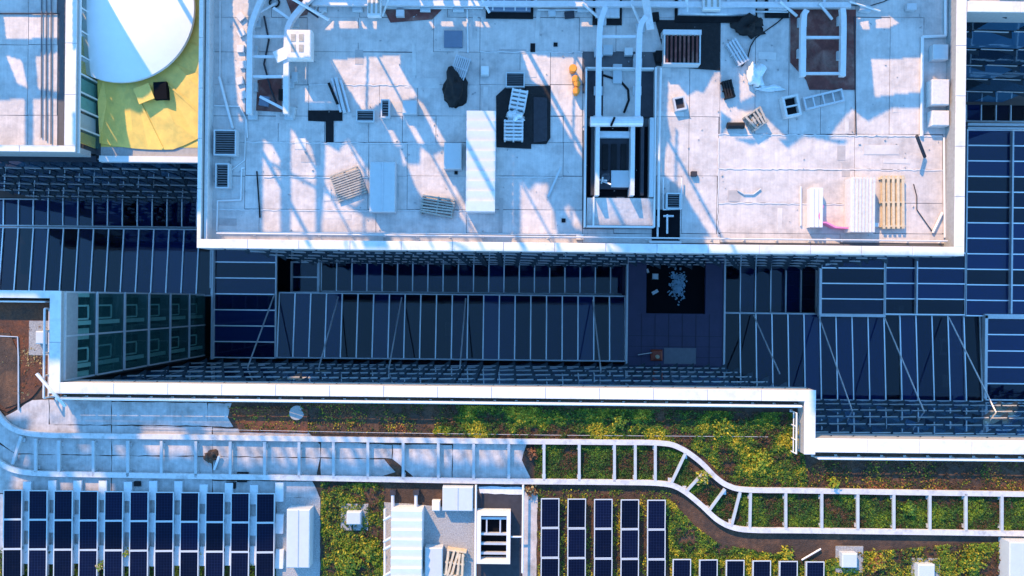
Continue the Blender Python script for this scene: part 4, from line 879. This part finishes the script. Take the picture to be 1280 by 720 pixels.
# ================================================================== VEGETATION (leaf-sized faces)
PAL = {'dark': (.020, .045, .010), 'green': (.045, .10, .014), 'lime': (.115, .175, .012), 'gold': (.33, .27, .02), 'brown': (.085, .042, .022), 'straw': (.36, .27, .12), 'rust': (.20, .075, .03)}
def inside(poly, X, Y):
    r = np.zeros(X.shape, bool); n = len(poly)
    for i in range(n):
        x1, y1 = poly[i]; x2, y2 = poly[(i+1) % n]
        if y1 == y2: continue
        c = ((y1 > Y) != (y2 > Y)) & (X < (x2-x1)*(Y-y1)/(y2-y1)+x1); r ^= c
    return r
def leaves(name, X, Y, Z, cols, size, label=None, parent=None):
    n = len(X); a = rng.uniform(0, 2*np.pi, n); tl = rng.uniform(-.9, .9, n); s = size*rng.uniform(.6, 1.5, n); asp = rng.uniform(.35, .8, n)
    ux, uy, uz = np.cos(a)*np.cos(tl), np.sin(a)*np.cos(tl), np.sin(tl); vx, vy = -np.sin(a), np.cos(a); vz = rng.uniform(-.5, .5, n)
    P = np.stack([X, Y, Z], 1); U = np.stack([ux, uy, uz], 1)*s[:, None]; V = np.stack([vx, vy, vz], 1)*(s*asp)[:, None]
    verts = np.stack([P-U, P-V*.8, P+U, P+V*.8], 1).reshape(-1, 3)
    me = bpy.data.meshes.new(name); me.vertices.add(4*n); me.loops.add(4*n); me.polygons.add(n)
    o = bpy.data.objects.new(name, me); org = np.array(origin(parent)) if parent else np.zeros(3)
    me.vertices.foreach_set('co', (verts-org).ravel()); me.loops.foreach_set('vertex_index', np.arange(4*n)); me.polygons.foreach_set('loop_start', np.arange(0, 4*n, 4)); me.polygons.foreach_set('loop_total', np.full(n, 4))
    at_ = me.color_attributes.new('leafcol', 'FLOAT_COLOR', 'CORNER'); cc = np.ones((n, 4)); cc[:, :3] = cols; at_.data.foreach_set('color', np.repeat(cc, 4, 0).ravel())
    me.materials.append(MATS['leaf']); me.update(); me.validate(); C.objects.link(o)
    if parent: o.parent = parent
    return o
def patch(X, Y, sc_, seed): return np.array([mnoise.fractal(Vector((x*sc_, y*sc_, seed)), 1.0, 2.0, 3) for x, y in zip(X, Y)])
def veg(name, polys, dens, mix, size=.055, hgt=.16, seed=1, cover=0.0, label=None):
    AX, AY, AZ, AC = [], [], [], []
    for poly in polys:
        w = np.array([W(x, y, ZD) for x, y in poly]); x0, y0 = w.min(0); x1, y1 = w.max(0); n = int((x1-x0)*(y1-y0)*dens)
        X = rng.uniform(x0, x1, n); Y = rng.uniform(y0, y1, n); k = inside([tuple(p) for p in w], X, Y); X, Y = X[k], Y[k]
        f = patch(X, Y, .7, seed)*1.25; f2 = patch(X, Y, 3.2, seed+9); k = (f*.6+f2*.7) > cover-.35+rng.normal(0, .12, len(X)); X, Y, f, f2 = X[k], Y[k], f[k], f2[k]
        Z = ZD+.03+np.clip(.35+f2*.9+f*.4, .05, 1.3)*hgt*rng.uniform(.3, 1, len(X))
        q = np.clip((f+.55)/1.1+rng.normal(0, .22, len(X)), 0, .999); names = [m for m, wt in mix for _ in range(wt)]
        idx = (q*len(names)).astype(int); col = np.array([PAL[m] for m in names])[idx]*rng.uniform(.65, 1.35, (len(X), 1))
        AX.append(X); AY.append(Y); AZ.append(Z); AC.append(col)
    o = leaves(name, np.concatenate(AX), np.concatenate(AY), np.concatenate(AZ), np.concatenate(AC), size); o['kind'] = 'stuff'
    if label: o['label'] = label; o['category'] = 'plants'
    return o
G1 = [('brown', 2), ('dark', 3), ('green', 5), ('lime', 4), ('gold', 2)]
G2 = [('brown', 1), ('dark', 4), ('green', 5), ('lime', 1)]
veg('ground_cover', [[(560, 506), (1000, 516), (1000, 540), (1010, 608), (930, 608), (905, 598), (880, 570), (850, 553), (690, 551), (610, 549), (540, 541)]], 1000, G1, .048, .24, 1, -.02, 'green and yellow ground cover above the walkway track')
veg('ground_cover', [[(375, 504), (560, 505), (545, 542), (380, 540)], [(285, 508), (375, 508), (375, 540), (300, 538)]], 260, [('brown', 4), ('dark', 3), ('green', 2), ('gold', 2), ('rust', 2)], .05, .12, 3, .15, 'thin brown weeds at the left of the planted strip')
veg('ground_cover', [[(668, 556), (830, 558), (852, 566), (884, 604), (912, 616), (1300, 622), (1300, 664), (930, 660), (900, 648), (872, 622), (848, 604), (668, 600)]], 950, G2, .045, .2, 5, -.08, 'dark green grass growing between the rails')
veg('ground_cover', [[(1025, 575), (1300, 578), (1300, 614), (1010, 611), (1000, 590)]], 330, [('brown', 5), ('dark', 3), ('lime', 1), ('gold', 1), ('rust', 1)], .05, .12, 7, .1, 'dry brown and yellow weeds along the right parapet')
veg('ground_cover', [[(832, 622), (842, 628), (866, 655), (900, 680), (960, 690), (1040, 704), (1040, 730), (838, 730), (834, 660)]], 800, [('dark', 3), ('green', 4), ('lime', 4), ('gold', 2)], .05, .25, 9, .1, 'green and gold weeds right of the middle solar array')
veg('ground_cover', [[(1030, 700), (1060, 690), (1120, 686), (1180, 680), (1262, 676), (1262, 740), (1030, 740)]], 750, [('brown', 3), ('dark', 2), ('green', 3), ('gold', 3), ('lime', 2)], .05, .24, 11, .14, 'weeds turning gold at the lower right')
veg('ground_cover', [[(402, 602), (480, 604), (480, 735), (402, 735)]], 720, [('brown', 2), ('dark', 2), ('green', 4), ('gold', 2), ('lime', 2)], .05, .26, 13, .14, 'weeds around the small hatch at the lower middle')
veg('ground_cover', [[(672, 610), (850, 612), (835, 740), (672, 740)]], 230, [('brown', 3), ('green', 3), ('lime', 2), ('gold', 1)], .05, .12, 15, .25, 'thin weeds under the middle solar array')
veg('ground_cover', [[(0, 684), (345, 686), (345, 740), (0, 740)]], 320, [('green', 4), ('dark', 2), ('lime', 3), ('gold', 1)], .06, .2, 17, .0, 'green weeds under the large left solar array')
veg('ground_cover', [[(0, 408), (60, 408), (60, 470), (30, 500), (5, 505)]], 260, [('rust', 5), ('brown', 4), ('straw', 1)], .05, .10, 19, .1, 'rust brown dry grass in the left wing soil')
# single bushes
for lab, cx, cy, r, h, mix in (('yellow bush left of the ribbed air unit, at the lower edge', 436, 703, 17, .6, ('gold', 'lime', 'lime', 'green')), ('green bush just left of the ribbed air unit', 462, 688, 14, .5, ('green', 'lime', 'gold')), ('small yellow tuft overhanging the upper rail at right', 1044, 605, 7, .85, ('gold', 'lime')),
        ('rusty dry bush beside the top of the middle solar array', 664, 612, 9, .45, ('rust', 'brown', 'straw')), ('pale straw tuft growing over the curved cross ties', 880, 597, 9, .75, ('straw', 'lime', 'gold')), ('bright lime bush in the strip above the curve of the track', 774, 527, 11, .5, ('lime', 'gold', 'green')),
        ('golden bush where the planted bed widens at the bend', 950, 578, 15, .5, ('gold', 'lime')), ('lime plant between the rails near the right edge', 1137, 637, 9, .5, ('lime', 'green')), ('golden tuft above the short right solar row', 985, 693, 9, .5, ('gold', 'lime')),
        ('gold bush between the two gravel-pad hatches, left side', 1098, 703, 12, .5, ('gold', 'gold', 'rust')), ('yellow bush right of the two gravel-pad hatches', 1215, 706, 16, .5, ('gold', 'lime', 'green')), ('straw tuft poking up in the left solar array', 125, 708, 6, .7, ('lime', 'straw')), ('small lime tuft among the left solar columns', 158, 692, 5, .7, ('lime', 'gold')),
        ('yellow tussock on the wide bed below the railing corner', 905, 535, 14, .4, ('gold', 'lime', 'green')), ('rust red clump between the rails where the grass begins', 664, 567, 8, .4, ('rust', 'brown'))):
    x, y = W(cx, cy, ZD+h*.6); R0 = M(r); o = thing('bush', lab, 'bush', (x, y, ZD)); n = int(260*(r/10)**2)
    v = rng.normal(0, 1, (n, 3)); v /= np.linalg.norm(v, axis=1)[:, None]; rad = rng.uniform(.25, 1, n)**.5; az = np.arctan2(v[:, 1], v[:, 0]); lob = 1+.28*np.sin(az*5+cx)+.2*np.sin(az*8+cy)
    X = x+v[:, 0]*rad*R0*lob; Y = y+v[:, 1]*rad*R0*lob; Z = ZD+.05+np.abs(v[:, 2])*rad*h
    leaves('foliage', X, Y, Z, np.array([PAL[mix[i]] for i in rng.integers(0, len(mix), n)])*rng.uniform(.6, 1.4, (n, 1)), .075, parent=o)
    s = MB()
    for k in range(5): t = 2*math.pi*k/5; s.tube((x, y, ZD-.01), (x+math.cos(t)*R0*.5, y+math.sin(t)*R0*.5, ZD+h*.7), .02, 5, .008)
    s.build('stem', 'soil', o)

# ================================================================== unseen shadow caster added beyond the top edge, holes cut to shape the sunlit patches
YW = W(640, -75, ZP)[1]; tanE = math.tan(SUN_EL)
def towall(px, py, z):
    x, y = W(px, py, z); t = (YW-y)/(-HY); return (x-HX*t, z+t*tanE)
LIT = [[(291, -10), (312, -10), (309, 60), (306, 152), (299, 152), (292, 60)], [(411, 76), (501, 69), (501, 85), (522, 122), (507, 126), (503, 150), (485, 126), (455, 142), (440, 118)],
  [(476, 146), (482, 146), (502, 182), (494, 182)], [(505, 146), (512, 148), (532, 182), (524, 182)], [(520, 123), (529, 130), (560, 182), (551, 184)],
  [(396, 25), (418, 24), (418, 37), (399, 40)], [(423, 23), (448, 23), (449, 37), (425, 37)], [(452, 24), (460, 38), (452, 38)], [(466, 25), (486, 25), (492, 38), (467, 38)], [(534, 21), (540, 22), (546, 36), (540, 36)], [(551, 20), (563, 20), (569, 35), (552, 35)], [(575, 20), (583, 20), (589, 35), (580, 35)], [(594, 19), (606, 21), (613, 35), (595, 35)], [(727, 22), (740, 24), (746, 35), (727, 35)],
  [(652, 66), (690, 72), (730, 72), (731, 200), (722, 190), (700, 150), (680, 112), (664, 100)],
  [(329, 174), (340, 182), (351, 200), (351, 292), (329, 292)], [(364, 163), (375, 165), (390, 185), (395, 205), (395, 292), (364, 292)], [(407, 180), (424, 190), (435, 174), (462, 214), (462, 240), (440, 262), (462, 275), (472, 275), (482, 292), (402, 292), (406, 240)],
  [(500, 182), (504, 207), (525, 205), (526, 184), (540, 195), (556, 188), (557, 212), (583, 258), (601, 292), (588, 292), (563, 248), (535, 258), (520, 235)],
  [(651, 225), (662, 240), (670, 230), (687, 230), (683, 247), (693, 265), (697, 296), (651, 296)], [(705, 262), (714, 256), (729, 288), (719, 286)],
  [(836, 92), (860, 120), (870, 114), (880, 116), (893, 92), (901, 88), (901, 172), (840, 178), (834, 145)], [(924, 90), (946, 88), (948, 118), (925, 128)], [(901, 125), (918, 124), (922, 138), (950, 140), (985, 174), (900, 174), (915, 150), (901, 140)],
  [(1089, 75), (1154, 73), (1154, 116), (1093, 122)], [(1065, 137), (1085, 152), (1115, 136), (1154, 136), (1154, 175), (1036, 175), (1046, 158)], [(1072, 22), (1085, 22), (1088, 38), (1078, 38)], [(1094, 22), (1112, 20), (1124, 30), (1110, 37), (1095, 37)], [(1166, 95), (1188, 112), (1194, 180), (1154, 180), (1154, 172), (1166, 160)],
  [(835, 176), (905, 170), (940, 182), (970, 172), (985, 186), (1005, 171), (1040, 178), (1055, 182), (1062, 171), (1250, 171), (1250, 320), (905, 320), (878, 280), (852, 238), (826, 214)],
  [(744, 250), (817, 262), (817, 285), (750, 285)],
  [(5, 20), (73, 17), (73, 48), (8, 50)], [(8, 70), (28, 76), (36, 112), (22, 105)], [(45, 72), (73, 66), (73, 116), (48, 112)], [(0, 126), (32, 124), (32, 190), (-60, 190), (-60, 130)], [(42, 124), (100, 124), (100, 200), (42, 200)], [(80, -60), (94, -60), (94, 200), (80, 200)],
  [(225, 298), (460, 298), (480, 350), (225, 350)], [(490, 298), (720, 298), (800, 350), (510, 350)], [(1190, -40), (1250, -40), (1250, 350), (1190, 350)], [(880, 298), (1250, 298), (1250, 350), (900, 350)]]
polys = [[towall(px, py, ZD) for px, py in P] for P in LIT]
polys.append([towall(px, py, ZT+1.1) for px, py in [(104, -60), (135, -5), (196, 106), (262, 106), (262, -60)]])
polys.append([towall(px, py, ZT+.3) for px, py in [(262, 90), (215, 112), (192, 136), (128, 142), (128, 215), (262, 215)]])
polys.append([towall(px, py, ZP) for px, py in [(74, -60), (91, -60), (91, 196), (74, 196)]])
polys.append([towall(px, py, ZP) for px, py in [(-60, 182), (98, 182), (98, 196), (-60, 196)]])
polys.append([towall(px, py, ZP) for px, py in [(1205, -8), (1500, -8), (1500, 20), (1205, 20)]])
polys.append([towall(px, py, ZD+1.2) for px, py in [(340, 32), (393, 32), (393, 80), (340, 80)]])
polys.append([towall(px, py, ZD+1.15) for px, py in [(583, 139), (620, 139), (620, 266), (583, 266)]])
SHADE = [[(-100, 347), (1600, 347), (1600, 546), (1024, 546), (1020, 490), (80, 480), (80, 400), (-100, 400)], [(-60, 520), (95, 522), (290, 526), (300, 534), (420, 545), (560, 552), (662, 556), (668, 606), (400, 604), (400, 622), (345, 690), (-60, 690)]]
LIT2 = [[(36, 545), (40, 512), (56, 510), (64, 526), (92, 522), (100, 545)], [(178, 536), (205, 534), (235, 540), (240, 572), (225, 568), (205, 572), (185, 566)], [(146, 560), (156, 558), (158, 568), (148, 568)], [(100, 557), (112, 556), (114, 563), (102, 563)],
  [(255, 536), (385, 541), (385, 549), (262, 546)], [(25, 572), (34, 570), (36, 580), (28, 580)], [(20, 592), (36, 596), (30, 615), (15, 615)], [(75, 600), (92, 600), (90, 614), (76, 614)], [(100, 598), (140, 600), (142, 618), (110, 616)], [(345, 600), (420, 603), (380, 612), (350, 612)], [(0, 620), (10, 620), (10, 690), (0, 690)], [(30, 636), (42, 636), (42, 690), (30, 690)]]
x_ = 250
while x_ < 650:
    w_ = random.uniform(7, 15); b_ = 577+random.uniform(-4, 3)+.004*x_; LIT2.append([(x_-6, 545+.01*x_), (x_+w_-6, 545+.01*x_), (x_+w_+8, b_), (x_+8, b_+random.uniform(-2, 2))]); x_ += w_+random.uniform(2.5, 7)
cs = .06; wx0, wx1 = -56.0, 42.0; wz0, wz1 = ZD, towall(640, 700, ZD)[1]; ZTOP = towall(640, 345, ZD)[1]
nx, nz = int((wx1-wx0)/cs), int((wz1-wz0)/cs)
GX, GZ = np.meshgrid(wx0+(np.arange(nx)+.5)*cs, wz0+(np.arange(nz)+.5)*cs)
open_ = np.zeros(GX.shape, bool)
for P in polys: open_ |= inside(P, GX, GZ)
hi = GZ > ZTOP; shade = np.zeros(GX.shape, bool)
for P in SHADE: shade |= inside([towall(px, py, ZD) for px, py in P], GX, GZ)
for P in LIT2: shade &= ~inside([towall(px, py, ZD) for px, py in P], GX, GZ)
open_ = np.where(hi, ~shade, open_)
post = (np.mod(GX+.35*np.sin(GX*1.7), 2.3) < .15) | (np.mod(GX*.9+GZ*.75, 5.3) < .11) | (np.abs(GX*.5-GZ+36) < .09)   # strips added across the holes to streak the lit patches with shade
open_ &= ~(post & ~hi & (GX < 3.5) & (GX > -21))
scr = thing('shadow_caster', 'tall unseen sheet added beyond the top edge, pierced to shape the roof shadows', 'shadow caster', (0, YW, ZD))
s = MB()
for j in range(nz):
    i = 0
    while i < nx:
        if open_[j, i]: i += 1; continue
        k = i
        while k < nx and not open_[j, k]: k += 1
        s.box(wx0+i*cs, YW-.02, wz0+j*cs, wx0+k*cs, YW+.02, wz0+(j+1)*cs); i = k
s.build('shadow_mask', 'galv', scr)
MB().box(-46, YW-.6, -5.9, 27, YW+14, ZD-.35).build('base_wall', 'wallcore', scr) if False else None
